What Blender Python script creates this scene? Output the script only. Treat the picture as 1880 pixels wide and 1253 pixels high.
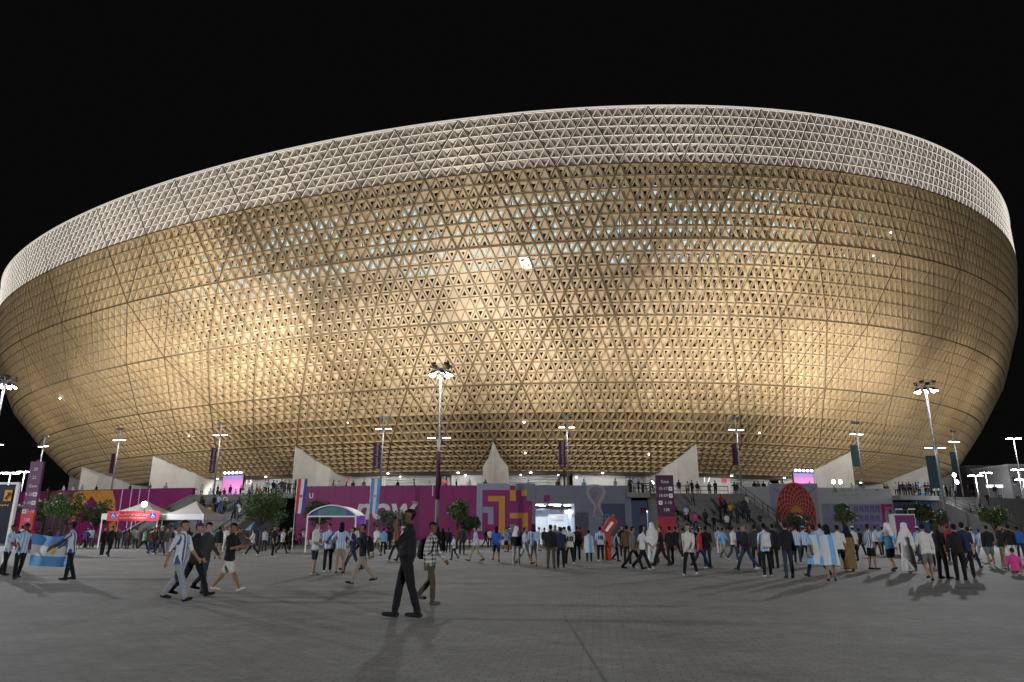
import bpy, bmesh, math, random
import numpy as np
from mathutils import Vector, Matrix
for o in list(bpy.data.objects): bpy.data.objects.remove(o)
random.seed(7); rng = np.random.default_rng(7)
SC = bpy.context.scene; COL = SC.collection
R_ = math.radians; sin, cos, pi = math.sin, math.cos, math.pi
# ------------------------------------------------------------------ camera
PITCH = math.atan((975-626.5)/1253.3); EYE = 1.5; FPX = 1253.3
cd = bpy.data.cameras.new('camera'); cam = bpy.data.objects.new('camera', cd); COL.objects.link(cam)
cd.sensor_width = 36; cd.lens = 24; cd.clip_start = 0.1; cd.clip_end = 5000
cam.location = (0, 0, EYE); cam.rotation_euler = (pi/2+PITCH, 0, 0); SC.camera = cam
# ------------------------------------------------------------------ world: night sky
W = bpy.data.worlds.new('World'); SC.world = W; W.use_nodes = True
nt = W.node_tree; bg = nt.nodes['Background']
sky = nt.nodes.new('ShaderNodeTexSky'); sky.sky_type = 'NISHITA'; sky.sun_disc = False
sky.sun_elevation = R_(-9); sky.sun_rotation = R_(200)
nt.links.new(sky.outputs[0], bg.inputs[0]); bg.inputs[1].default_value = 0.05
bg2 = nt.nodes.new('ShaderNodeBackground'); bg2.inputs[0].default_value = (.0026, .0026, .0028, 1); bg2.inputs[1].default_value = 1
ad = nt.nodes.new('ShaderNodeAddShader'); nt.links.new(bg.outputs[0], ad.inputs[0]); nt.links.new(bg2.outputs[0], ad.inputs[1])
nt.links.new(ad.outputs[0], nt.nodes['World Output'].inputs[0])
SC.view_settings.view_transform = 'Standard'; SC.view_settings.look = 'None'
SC.view_settings.exposure = 0; SC.view_settings.gamma = 1; SC.view_settings.use_curve_mapping = False
SC.render.engine = 'CYCLES'
SC.cycles.use_denoising = True; SC.cycles.max_bounces = 5; SC.cycles.diffuse_bounces = 2; SC.cycles.glossy_bounces = 2
SC.cycles.transparent_max_bounces = 6; SC.cycles.sample_clamp_indirect = 4; SC.cycles.use_light_tree = True
SC.cycles.caustics_reflective = False; SC.cycles.caustics_refractive = False
# light strengths (watts)
P_FACADE, P_MAST, P_POLE, LED = 33500, 90000, 380, 1.35
COOL, WARM = (.93, .96, 1), (1, .93, .81)
# ------------------------------------------------------------------ helpers
CD = 250.0                                        # distance of the stadium's centre
def P(phi, R, z): return Vector((R*sin(phi), CD-R*cos(phi), z))
def ray(x, y):
    u, v = x-940, 626.5-y
    return Vector((u, FPX*cos(PITCH)-v*sin(PITCH), v*cos(PITCH)+FPX*sin(PITCH)))
def onground(x, y, z=0):
    r = ray(x, y); t = (z-EYE)/r.z; return Vector((r.x*t, r.y*t, z))
def onY(x, y, Y):
    r = ray(x, y); t = Y/r.y; return Vector((r.x*t, Y, EYE+r.z*t))
def oncyl(x, y, R):                               # (phi, z) where the sight line meets a cylinder round the stadium's centre
    r = ray(x, y); a = r.x**2+r.y**2; b = -2*r.y*CD; c = CD*CD-R*R
    t = (-b-math.sqrt(max(b*b-4*a*c, 0)))/(2*a)
    X, Y = r.x*t, r.y*t
    return math.atan2(X, CD-Y), EYE+r.z*t
M = {}
def mat(name, col, rough=.6, metal=0, emit=None, es=0, noise=0, nscale=1, bump=0, spec=.4, island=0):
    if name in M: return M[name]
    m = bpy.data.materials.new(name); m.use_nodes = True; n = m.node_tree.nodes; l = m.node_tree.links
    b = n['Principled BSDF']; b.inputs['Base Color'].default_value = (*col, 1)
    b.inputs['Roughness'].default_value = rough; b.inputs['Metallic'].default_value = metal
    b.inputs['Specular IOR Level'].default_value = spec
    if emit: b.inputs['Emission Color'].default_value = (*emit, 1); b.inputs['Emission Strength'].default_value = es
    if noise or bump or island:
        tc = n.new('ShaderNodeTexCoord'); nz = n.new('ShaderNodeTexNoise'); nz.inputs['Scale'].default_value = nscale
        nz.inputs['Detail'].default_value = 8; nz.inputs['Roughness'].default_value = .65
        l.new(tc.outputs['Object'], nz.inputs['Vector'])
        if noise or island:
            hs = n.new('ShaderNodeHueSaturation'); hs.inputs['Color'].default_value = (*col, 1)
            mr = n.new('ShaderNodeMapRange'); mr.inputs['To Min'].default_value = 1-noise; mr.inputs['To Max'].default_value = 1+noise
            mr.inputs['From Min'].default_value = .25; mr.inputs['From Max'].default_value = .75
            l.new(nz.outputs['Fac'], mr.inputs['Value'])
            out = mr.outputs[0]
            if island:
                g = n.new('ShaderNodeNewGeometry'); m2 = n.new('ShaderNodeMapRange')
                m2.inputs['To Min'].default_value = 1-island; m2.inputs['To Max'].default_value = 1+island
                l.new(g.outputs['Random Per Island'], m2.inputs['Value'])
                mu = n.new('ShaderNodeMath'); mu.operation = 'MULTIPLY'; l.new(out, mu.inputs[0]); l.new(m2.outputs[0], mu.inputs[1]); out = mu.outputs[0]
            l.new(out, hs.inputs['Value']); l.new(hs.outputs[0], b.inputs['Base Color'])
        if bump:
            bp = n.new('ShaderNodeBump'); bp.inputs['Strength'].default_value = bump; bp.inputs['Distance'].default_value = .02
            l.new(nz.outputs['Fac'], bp.inputs['Height']); l.new(bp.outputs[0], b.inputs['Normal'])
    M[name] = m; return m
def emis(name, col, s):
    if name in M: return M[name]
    m = mat(name, (.02, .02, .02), .5, 0, col, s); return m
class MB:
    """collects shapes; build() links them as one mesh object"""
    def __init__(s): s.v = []; s.f = []; s.m = []
    def add(s, vs, fs, mi=0):
        k = len(s.v); s.v += [tuple(v) for v in vs]; s.f += [tuple(i+k for i in f) for f in fs]; s.m += [mi]*len(fs); return s
    def box(s, c, d, rz=0, mi=0, mtx=None):
        hx, hy, hz = d[0]/2, d[1]/2, d[2]/2
        q = Matrix.Rotation(rz, 3, 'Z') if mtx is None else mtx
        vs = [Vector(c)+q@Vector((x*hx, y*hy, z*hz)) for x in (-1, 1) for y in (-1, 1) for z in (-1, 1)]
        return s.add(vs, [(0, 1, 3, 2), (4, 6, 7, 5), (0, 4, 5, 1), (2, 3, 7, 6), (0, 2, 6, 4), (1, 5, 7, 3)], mi)
    def bar(s, a, b, w, h=None, mi=0):
        a, b = Vector(a), Vector(b); d = b-a; L = d.length
        if L < 1e-6: return s
        q = d.to_track_quat('Y', 'Z').to_matrix()
        return s.box((a+b)/2, (w, L, h or w), mi=mi, mtx=q)
    def tube(s, pts, rad, n=10, mi=0, cap=True):
        pts = [Vector(p) for p in pts]; rad = rad if isinstance(rad, (list, tuple)) else [rad]*len(pts)
        vs = []; fs = []
        for i, p in enumerate(pts):
            d = (pts[min(i+1, len(pts)-1)]-pts[max(i-1, 0)]).normalized()
            a = Vector((1, 0, 0)) if abs(d.x) < .8 else Vector((0, 1, 0))
            u = d.cross(a).normalized(); w = d.cross(u)
            vs += [p+rad[i]*(cos(2*pi*k/n)*u+sin(2*pi*k/n)*w) for k in range(n)]
        for i in range(len(pts)-1):
            fs += [(i*n+k, i*n+(k+1) % n, (i+1)*n+(k+1) % n, (i+1)*n+k) for k in range(n)]
        if cap: fs += [tuple(range(n-1, -1, -1)), tuple((len(pts)-1)*n+k for k in range(n))]
        return s.add(vs, fs, mi)
    def lathe(s, prof, c=(0, 0, 0), n=16, mi=0):
        return s.tube([(c[0], c[1], c[2]+z) for r, z in prof], [max(r, 1e-3) for r, z in prof], n, mi)
    def ball(s, c, r, n=10, mi=0, sx=1, sy=1, sz=1):
        k = n//2; vs = []; fs = []
        for i in range(k+1):
            t = pi*i/k
            for j in range(n): vs.append((c[0]+sx*r*sin(t)*cos(2*pi*j/n), c[1]+sy*r*sin(t)*sin(2*pi*j/n), c[2]+sz*r*cos(t)))
        for i in range(k): fs += [(i*n+j, (i+1)*n+j, (i+1)*n+(j+1) % n, i*n+(j+1) % n) for j in range(n)]
        return s.add(vs, fs, mi)
    def mesh(s, name, mats, smooth=False):
        me = bpy.data.meshes.new(name); me.from_pydata(s.v, [], s.f)
        for m in (mats if isinstance(mats, (list, tuple)) else [mats]): me.materials.append(m)
        if any(s.m): me.polygons.foreach_set('material_index', s.m)
        if smooth: me.polygons.foreach_set('use_smooth', [True]*len(me.polygons))
        me.update(); return me
    def build(s, name, mats, parent=None, smooth=False):
        return link(name, s.mesh(name, mats, smooth), parent)
def link(name, me, parent=None, loc=None, rz=0):
    o = bpy.data.objects.new(name, me); COL.objects.link(o)
    if parent: o.parent = parent
    if loc is not None: o.location = loc; o.rotation_euler = (0, 0, rz)
    return o
def tag(o, label=None, cat=None, group=None, kind=None):
    if label: o['label'] = label
    if cat: o['category'] = cat
    if group: o['group'] = group
    if kind: o['kind'] = kind
    return o
def thing(name, loc, label, cat, group=None, rz=0):
    o = bpy.data.objects.new(name, None); COL.objects.link(o); o.location = loc; o.rotation_euler = (0, 0, rz)
    o.empty_display_size = .3
    return tag(o, label, cat, group)
def copy_tree(o, parent=None):
    c = o.copy(); COL.objects.link(c); c.parent = parent
    for ch in [x for x in KIDS.get(o.name, [])]: copy_tree(ch, c)
    return c
KIDS = {}
def text2d(s, size=1, shear=0, bold=0, res=4):
    cu = bpy.data.curves.new('t', 'FONT'); cu.body = s; cu.size = size; cu.shear = shear; cu.offset = bold; cu.resolution_u = res
    cu.align_x = 'CENTER'; cu.align_y = 'CENTER'; cu.fill_mode = 'FRONT'
    ob = bpy.data.objects.new('t', cu); COL.objects.link(ob)
    dg = bpy.context.evaluated_depsgraph_get(); me = bpy.data.meshes.new_from_object(ob.evaluated_get(dg))
    vs = [v.co.copy() for v in me.vertices]; fs = [tuple(p.vertices) for p in me.polygons]
    bpy.data.objects.remove(ob); bpy.data.curves.remove(cu); bpy.data.meshes.remove(me)
    return vs, fs
def lamp(kind, name, loc, power, col=(1, 1, 1), target=None, size=.3, cone=90, blend=1.0, parent=None):
    ld = bpy.data.lights.new(name, kind); ld.energy = power; ld.color = col; ld.shadow_soft_size = size
    if kind == 'SPOT': ld.spot_size = R_(cone); ld.spot_blend = blend
    o = bpy.data.objects.new(name, ld); COL.objects.link(o)
    if parent: o.parent = parent
    o.location = loc
    if target is not None: o.rotation_euler = (Vector(target)-Vector(loc)).to_track_quat('-Z', 'Y').to_euler()
    return o
# ------------------------------------------------------------------ common materials
GOLD = (.53, .425, .30)
m_panel = mat('gold_panel', GOLD, .62, .05, noise=.10, nscale=.05, island=.09)
m_frame = mat('gold_frame', (.55, .42, .25), .55, .1, noise=.08, nscale=.1)
m_edge = mat('bronze_edge', (.21, .155, .085), .5, .2)
m_dark_panel = mat('dark_panel', (.085, .07, .05), .6, .1, noise=.2, nscale=.4, island=.3)  # panels of the lowest rows, darker than the rest
m_mid = mat('brown_panel', (.22, .175, .115), .5, .1, noise=.15, nscale=.4, island=.15)  # panels of the rows just above, in a middle brown
m_gap = mat('gap_bronze', (.12, .09, .052), .5, .2)  # dark tone painted in for the shaded gaps between modules
m_silver = mat('silver_panel', (.42, .365, .315), .42, .3, island=.12, noise=.02, nscale=.1)
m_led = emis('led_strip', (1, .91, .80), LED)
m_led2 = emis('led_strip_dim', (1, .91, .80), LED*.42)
m_dark = mat('unlit_interior', (.012, .012, .012), .9)  # near-black colour stands in for unlit space inside
m_conc = mat('concrete', (.64, .63, .61), .8, noise=.12, nscale=.6, bump=.3)
m_conc2 = mat('concrete_dark', (.26, .26, .25), .85, noise=.15, nscale=.7, bump=.3)
m_steel = mat('galvanised_steel', (.26, .27, .285), .45, .5)
m_dsteel = mat('dark_steel', (.05, .05, .055), .45, .4)
m_white = mat('white_paint', (.78, .78, .78), .5)
m_purple = mat('purple_print', (.24, .016, .125), .55, noise=.14, nscale=.35, bump=.6)
m_purple2 = mat('dark_purple_print', (.07, .009, .055), .6)
m_orange = mat('orange_print', (.62, .27, .045), .6, noise=.05, nscale=1)
m_lilac = mat('lilac_print', (.30, .30, .42), .6, noise=.06, nscale=1)
m_grey = mat('grey_blue_print', (.20, .205, .26), .65, noise=.10, nscale=.5)
m_navy = mat('navy_print', (.065, .075, .14), .65, noise=.1, nscale=.6)
m_red = mat('red_print', (.36, .014, .03), .6)
m_magenta = mat('magenta_print', (.36, .012, .13), .6)
m_lamp = emis('lamp_glass', (.95, .98, 1), 60)
m_lampw = emis('lamp_glass_soft', (.97, .98, 1), 14)
# ground -------------------------------------------------------------
def ground_mat():
    m = mat('plaza_paving', (.2, .2, .2), .85); n = m.node_tree.nodes; l = m.node_tree.links; b = n['Principled BSDF']
    tc = n.new('ShaderNodeTexCoord'); mp = n.new('ShaderNodeMapping'); mp.inputs['Rotation'].default_value = (0, 0, .12)
    l.new(tc.outputs['Object'], mp.inputs[0])
    br = n.new('ShaderNodeTexBrick'); br.inputs['Scale'].default_value = 1; br.inputs['Brick Width'].default_value = .24; br.inputs['Row Height'].default_value = .12
    br.inputs['Mortar Size'].default_value = .006; br.inputs['Color1'].default_value = (.178, .172, .162, 1); br.inputs['Color2'].default_value = (.205, .198, .187, 1)
    br.inputs['Mortar'].default_value = (.105, .10, .095, 1); l.new(mp.outputs[0], br.inputs['Vector'])
    mx = br.outputs['Color']
    for sc, amt in ((.09, .5), (.6, .45), (4, .35), (25, .35)):
        nz = n.new('ShaderNodeTexNoise'); nz.inputs['Scale'].default_value = sc; nz.inputs['Detail'].default_value = 6; nz.inputs['Roughness'].default_value = .7
        l.new(tc.outputs['Object'], nz.inputs['Vector'])
        mr = n.new('ShaderNodeMapRange'); mr.inputs['From Min'].default_value = .3; mr.inputs['From Max'].default_value = .7
        mr.inputs['To Min'].default_value = 1-amt/2; mr.inputs['To Max'].default_value = 1+amt/2; l.new(nz.outputs['Fac'], mr.inputs['Value'])
        hs = n.new('ShaderNodeHueSaturation'); l.new(mx, hs.inputs['Color']); l.new(mr.outputs[0], hs.inputs['Value']); mx = hs.outputs[0]
    l.new(mx, b.inputs['Base Color'])
    bp = n.new('ShaderNodeBump'); bp.inputs['Strength'].default_value = .35; bp.inputs['Distance'].default_value = .004
    l.new(br.outputs['Fac'], bp.inputs['Height']); bp.invert = True; l.new(bp.outputs[0], b.inputs['Normal'])
    return m
g = MB().add([(-1500, -400, 0), (1500, -400, 0), (1500, 2200, 0), (-1500, 2200, 0)], [(0, 1, 2, 3)]).build('ground', ground_mat()); tag(g, kind='structure')
# a long narrow drain running away across the paving
a = onground(1112, 1252); b_ = onground(1035, 1130)
d = MB().bar((a.x, a.y, .002), (b_.x, b_.y, .002), .02, .006).build('drain_channel', mat('drain_iron', (.11, .108, .10), .8)); tag(d, kind='structure')
# ================================================================== STADIUM
BR = [155.6, 155.4, 153.4, 148.6, 142.0, 135.0, 124.6]     # radius of each band edge, rim first
BZ = [67.2, 57.2, 45.0, 33.5, 24.3, 16.1, 11.9]
BA = [8.65, 7.5, 6.05, 4.1, 2.2, .4, 0]                    # saddle of the rim, dying out downwards
BC = [-2.2, -1.9, -1.4, -.3, 0, 0, 0]
NC = 576; DPH = 2*pi/NC
PH0 = oncyl(1020, 302, BR[1])[0]-3*DPH                      # a crossing of the dark module gaps
def prof(u):
    k = min(int(u), 5); t = u-k
    return [BR[k]*(1-t)+BR[k+1]*t, BZ[k]*(1-t)+BZ[k+1]*t, BA[k]*(1-t)+BA[k+1]*t, BC[k]*(1-t)+BC[k+1]*t]
def zat(u, ph):
    R, z, a_, c_ = prof(u); ph = max(-pi/2, min(pi/2, ph)); return z+a_*sin(2*ph)+c_*cos(2*ph)
PR = np.array([prof(r/6) for r in range(37)])
def lat(r, j):
    r = np.asarray(r); j = np.asarray(j); ph = PH0+(j+.5*r)*DPH
    R = PR[r, 0]; pc = np.clip(ph, -pi/2, pi/2); z = PR[r, 1]+PR[r, 2]*np.sin(2*pc)+PR[r, 3]*np.cos(2*pc)
    return np.stack([R*np.sin(ph), CD-R*np.cos(ph), z], -1)
JMAX = int(R_(82)/DPH)
rr, jj, up = [], [], []
for r in range(36):
    off = int(.5*r)
    for j in range(-JMAX-off, JMAX-off):
        rr += [r, r]; jj += [j, j]; up += [1, 0]
rr = np.array(rr); jj = np.array(jj); up = np.array(up, bool)
A = lat(rr, jj)
B = np.where(up[:, None], lat(rr+1, jj-1), lat(rr, jj+1))
C = np.where(up[:, None], lat(rr+1, jj), lat(rr+1, jj))
# line opposite each corner: up triangle: opp A = row rr+1 ; opp B = '\' jj ; opp C = '/' jj+rr.  down: opp A = '/' jj+rr+1 ; opp B = '\' jj ; opp C = row rr
opA = np.where(up, (rr+1) % 6 == 0, (jj+rr+1) % 6 == 0)
opB = jj % 6 == 0
opC = np.where(up, (jj+rr) % 6 == 0, rr % 6 == 0)
big = np.where(up, (jj+rr) % 12 == 0, (jj+rr+1) % 12 == 0)
def nrm(v): return v/np.linalg.norm(v, axis=-1, keepdims=True)
N = nrm(np.cross(B-A, C-A)); cen = (A+B+C)/3
outd = cen-np.array([0, CD, 0]); outd[:, 2] = 0; N *= np.sign((N*outd).sum(-1))[:, None]
area2 = np.linalg.norm(np.cross(B-A, C-A), axis=-1)
hA = area2/np.linalg.norm(B-C, axis=-1); hB = area2/np.linalg.norm(A-C, axis=-1); hC = area2/np.linalg.norm(A-B, axis=-1)
def inset(dA, dB, dC):                                       # triangle moved in from the lines opposite A, B, C
    lA, lB, lC = dA/hA, dB/hB, dC/hC
    def bc(a, b, c): return a[:, None]*A+b[:, None]*B+c[:, None]*C
    return np.stack([bc(1-lB-lC, lB, lC), bc(lA, 1-lA-lC, lC), bc(lA, lB, 1-lA-lB)], 1)
wb, wn = .15, .055; band_ = rr//6
def lw(f, main): return np.where(f, np.where(main, .125, .085), wn)
rowm = np.ones(len(rr), bool)
dA = lw(opA, np.where(up, rowm, (jj+rr+1) % 12 == 0)); dB = lw(opB, jj % 12 == 0); dC = lw(opC, np.where(up, (jj+rr) % 12 == 0, rowm))
T0 = np.stack([A, B, C], 1)
T1 = inset(dA, dB, dC)
DEPTH = .40
T2 = inset(dA+.025, dB+.025, dC+.025)-N[:, None]*DEPTH
c2 = T2.mean(1, keepdims=True)
# holes: size drifts over the wall, many closed ones
ph_c = np.arctan2(cen[:, 0], CD-cen[:, 1]); band = rr//6
drift = .5+.5*np.sin(ph_c*23+rr*.55)*np.sin(ph_c*9.3-rr*.31+1.2)
hs = np.where(rng.random(len(rr)) < .10+.30*drift**3, .04, .36+.14*rng.random(len(rr)))
T3 = c2+(T2-c2)*hs[:, None, None]
top = band == 0
# top band: pyramid cells with light strips
S1 = inset(np.where(opA, .11, .045), np.where(opB, .11, .045), np.where(opC, .11, .045))
cS = S1.mean(1, keepdims=True)
S2 = cS+(S1-cS)*.94-N[:, None]*.07
S3 = (cS-N[:, None]*.62)
def cells_mesh(name, idx):
    idx = np.asarray(idx); v = []; f = []; mi = []
    isT = top[idx]
    a = idx[~isT]
    if len(a):
        vs = np.concatenate([T0[a], T1[a], T2[a], T3[a], T3[a]-N[a][:, None]*.12], 1).reshape(-1, 3)
        base = (np.arange(len(a))*15)[:, None]
        lines = np.stack([opC[a], opA[a], opB[a]], 1)      # edge AB, BC, CA
        for e in range(3):
            p, q = e, (e+1) % 3
            for lo, hi, m_ in ((0, 3, None), (3, 6, 0), (6, 9, 2), (9, 12, 2)):
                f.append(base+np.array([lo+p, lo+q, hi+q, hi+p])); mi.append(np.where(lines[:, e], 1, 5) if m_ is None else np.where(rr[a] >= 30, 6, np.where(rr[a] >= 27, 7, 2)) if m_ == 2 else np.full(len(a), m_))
        v.append(vs)
    b = idx[isT]
    if len(b):
        k0 = len(v[0]) if v else 0
        vs = np.concatenate([T0[b], S1[b], S2[b], S3[b]], 1).reshape(-1, 3)
        base = (np.arange(len(b))*10)[:, None]+k0
        lines = np.stack([opC[b], opA[b], opB[b]], 1)
        for e in range(3):
            p, q = e, (e+1) % 3
            f.append(base+np.array([p, q, 3+q, 3+p])); mi.append(np.where(lines[:, e], 1, 0))
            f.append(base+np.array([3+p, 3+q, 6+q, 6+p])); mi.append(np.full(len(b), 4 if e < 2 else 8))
            f.append(base+np.array([6+p, 6+q, 9, 9])); mi.append(np.full(len(b), 3))
        v.append(vs)
    v = np.concatenate(v); f = np.concatenate(f); mi = np.concatenate(mi)
    me = bpy.data.meshes.new(name)
    fl = [tuple(x[:3]) if x[2] == x[3] else tuple(x) for x in f.tolist()]
    me.from_pydata(v.tolist(), [], fl)
    for m in (m_frame, m_gap, m_panel, m_silver, m_led, m_edge, m_dark_panel, m_mid, m_led2): me.materials.append(m)
    me.polygons.foreach_set('material_index', mi.astype(np.int32)); me.update(); return me
stad = thing('stadium', (0, CD, 0), 'huge bowl-shaped stadium clad in gold triangular lattice with white-lit rim band', 'stadium')
def spart(name, me, smooth=False, kind=None):
    o = link(name, me, stad); o.matrix_parent_inverse = Matrix.Translation((0, -CD, 0))
    if kind: o['kind'] = kind
    return o
dist = np.linalg.norm(cen-np.array([0, 0, EYE]), axis=-1); vd = nrm(np.array([0, 0, EYE])-cen)
size = (N*vd).sum(-1)*area2/dist**2
order = np.argsort(-np.where(band < 5, size, 0))
own = order[:300]; rest = np.setdiff1d(np.arange(len(rr)), own)
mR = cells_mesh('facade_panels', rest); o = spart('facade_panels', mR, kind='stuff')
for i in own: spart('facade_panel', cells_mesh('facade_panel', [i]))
# near-black sheet painting the unlit inside behind the holes and the plain far side of the bowl
def shell(name, off, ph0, ph1, n, m, rows=range(0, 37, 3)):
    mb = MB(); rows = list(rows)
    for i in range(n+1):
        ph = ph0+(ph1-ph0)*i/n
        for r in rows:
            mb.v.append(tuple(P(ph, PR[r][0]-off, zat(r/6, ph if ph < pi else ph-2*pi))))
    k = len(rows)
    for i in range(n):
        for q in range(k-1): mb.f.append((i*k+q, i*k+q+1, (i+1)*k+q+1, (i+1)*k+q)); mb.m.append(0)
    return spart(name, mb.mesh(name, m))
shell('black_backing', 4.2, R_(-83), R_(83), 120, m_dark)
shell('far_side_cladding', .2, R_(81.5), R_(278.5), 120, m_panel)
# rim coping
cop = MB(); pts = []
for i in range(361):
    ph = R_(-82+164*i/360); pts.append(P(ph, BR[0]+.05, zat(0, ph)+.08))
cop.tube(pts, .13, 6)
spart('rim_coping', cop.mesh('rim_coping', emis('rim_light_line', (1, .96, .9), .6)))
# lit glazing of the concourse behind the lattice
m_glz = emis('lit_blue_glazing', (.50, .85, .97), 1.05); m_glz2 = emis('lit_pale_glazing', (.70, .88, .97), .9)
gl = MB(); gl2 = MB(); mul = MB()
for i in range(-62, 60):
    ph = R_(i*.5); pm = R_(i*.5+.44)
    for r0, r1 in ((7.2, 8.2), (8.6, 9.6), (9.9, 11.0), (11.5, 12.5), (12.8, 13.6)):
        c_ = 1-abs((i+2)*.5-1)/33; w = rng.random()
        lim = {7.2: .8, 8.6: 1.25, 9.9: 1.8, 11.5: 1.7, 12.8: 1.2}[r0]
        if w > lim*min(1, c_*1.8)*(.62+.38*sin(i*.23+r0*1.7)): continue
        t = gl if rng.random() < .7 else gl2
        q = []
        for (pp, rw) in ((ph, r0), (pm, r0), (pm, r1), (ph, r1)):
            q.append(P(pp, prof(rw/6)[0]-2.6, zat(rw/6, pp)))
        t.add(q, [(0, 1, 2, 3)])
spart('concourse_glazing', gl.mesh('g', m_glz), kind='stuff'); spart('concourse_glazing', gl2.mesh('g', m_glz2), kind='stuff')
# lamps set in the lattice
for k, (x, y, rad) in enumerate([(964, 486, .36), (114, 731, .16), (962, 776, .16), (1190, 835, .14), (964, 832, .14), (1632, 428, .12), (640, 777, .1), (1392, 795, .12), (350, 801, .12), (1600, 470, .1)]):
    best = None
    for u in np.linspace(.05, 5.9, 400):
        R = prof(u)[0]; ph, zz = oncyl(x, y, R); e = abs(zz-zat(u, ph))
        if best is None or e < best[0]: best = (e, ph, R, zat(u, ph))
    _, ph, R, z = best
    spart('lattice_lamp', MB().ball(P(ph, R+.35, z-.05), rad, 10).mesh('lattice_lamp', m_lamp if k == 0 else m_lampw))
# soffit closing ring + concourse wall under the bowl
PF = 5.75                                                    # podium floor level
def ring(name, R0, z0, R1, z1, ph0, ph1, n, m, parent=True):
    mb = MB()
    for i in range(n+1):
        ph = ph0+(ph1-ph0)*i/n; mb.v += [tuple(P(ph, R0, z0)), tuple(P(ph, R1, z1))]
    for i in range(n): mb.f.append((2*i, 2*i+1, 2*i+3, 2*i+2)); mb.m.append(0)
    return spart(name, mb.mesh(name, m)) if parent else mb
ring('soffit', 124.7, 11.95, 117.5, 11.55, R_(-82), R_(82), 200, mat('soffit_brown', (.16, .13, .10), .7, noise=.2, nscale=.3))
def louvre_mat():
    m = mat('louvre_wall', (.42, .43, .43), .6); n = m.node_tree.nodes; l = m.node_tree.links
    tc = n.new('ShaderNodeTexCoord'); wv = n.new('ShaderNodeTexWave'); wv.bands_direction = 'Z'; wv.inputs['Scale'].default_value = .62
    l.new(tc.outputs['Object'], wv.inputs[0]); bp = n.new('ShaderNodeBump'); bp.inputs['Strength'].default_value = 1; bp.inputs['Distance'].default_value = .3
    l.new(wv.outputs['Fac'], bp.inputs['Height']); l.new(bp.outputs[0], n['Principled BSDF'].inputs['Normal']); return m
m_louv = louvre_mat(); m_wallp = mat('concourse_plaster', (.40, .40, .40), .7, noise=.15, nscale=.5)
ph = R_(-75); k = 0
while ph < R_(75):
    kind = (k*7) % 5; wdt = R_((2.2, 3.2, 1.3, 2.6, 1.7)[kind])
    if kind == 2:
        ring('gateway_black_sheet', 116, PF, 116, 11.6, ph, ph+wdt, 4, m_dark)  # near-black sheet paints the shade inside the gateway
        for t in (.3, .72): spart('gateway_column', MB().lathe([(.45, 0), (.45, 5.7)], P(ph+wdt*t, 117.6, PF+.01)).mesh('gateway_column', m_wallp))
    else:
        mb = MB(); n = 5
        for i in range(n+1):
            p_ = ph+wdt*i/n; mb.v += [tuple(P(p_, 119.5, PF)), tuple(P(p_, 119.5, 11.62))]
        for i in range(n): mb.f.append((2*i, 2*i+1, 2*i+3, 2*i+2)); mb.m.append(0)
        spart('louvred_wall' if kind in (0, 3) else 'concourse_wall', mb.mesh('concourse_wall', m_louv if kind in (0, 3) else m_wallp))
    ph += wdt; k += 1
# concrete buttresses carrying the bowl
def buttress(phi, parent):
    mb = MB(); prow = []
    for s in np.linspace(0, 1, 22):
        R = 134.7-s*14.5
        w = float(np.interp(R, [121, 126.2, 127.4, 129.2, 131.5, 134.7], [2.3, 2.3, 1.8, 1.1, .62, .03]))
        # underside of the bowl at this radius
        z = np.interp(R, [117, 124.6, 135, 137.5], [11.5, 11.9, 16.1, 18.3])+.1
        prow.append((R, w, z))
    for R, w, z in prow:
        c = P(phi, R, 0); t = Vector((cos(phi), sin(phi), 0))
        for sg in (-1, 1): mb.v += [tuple(c+t*w*sg*.97+Vector((0, 0, PF-.3))-Vector((sin(phi), -cos(phi), 0))*.0), tuple(c+t*w*sg+Vector((0, 0, z)))]
    for i in range(len(prow)-1):
        a, b = 4*i, 4*(i+1); mb.f += [(a, b, b+1, a+1), (a+2, a+3, b+3, b+2), (a+1, b+1, b+3, a+3)]; mb.m += [0]*3
    mb.f.append((0, 1, 3, 2)); mb.m.append(0)
    o = spart('buttress', mb.mesh('buttress', m_conc))
for k in range(-4, 5): buttress(R_(-1.35+15.1*k), stad)
# gate numbers on the concourse wall
def wall_text(s, x, y, h, R, m, name, shear=0, bold=0, parent=None, off=.08):
    ph, z = oncyl(x, y, R); vs, fs = text2d(s, h, shear, bold)
    o = bpy.data.objects.new(name, None)
    me = bpy.data.meshes.new(name); me.from_pydata([tuple(P(ph+v.x/R, R+off, z+v.y)) for v in vs], [], fs); me.materials.append(m)
    return me
m_num = emis('lit_number', (1, .97, .9), 1.1)
for s, x, y in (('12', 370, 886), ('13', 457, 884), ('17', 1297, 880)):
    spart('gate_number', wall_text(s, x, y, 2.0, 119.6, m_num, 'gate_number', bold=.03))
# pink notice panels on the concourse wall
for x, y, w, h in ((633, 880, 1.6, 1.5), (1330, 879, .9, 1.6), (817, 885, 1.1, .5)):
    ph, z = oncyl(x, y, 119.8); mb = MB()
    mb.add([P(ph-w/239, 119.85, z-h/2), P(ph+w/239, 119.85, z-h/2), P(ph+w/239, 119.85, z+h/2), P(ph-w/239, 119.85, z+h/2)], [(0, 1, 2, 3)])
    spart('notice_panel', mb.mesh('notice_panel', emis('pink_notice', (.8, .06, .13), .55)))
for x, y in ((735, 876), (855, 873), (1025, 872), (1058, 877), (902, 881), (930, 882), (956, 872)):
    ph, z = oncyl(x, y, 119.8); spart('wall_lamp', MB().ball(P(ph, 119.9, z), .12, 8).mesh('wall_lamp', m_lampw))
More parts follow.
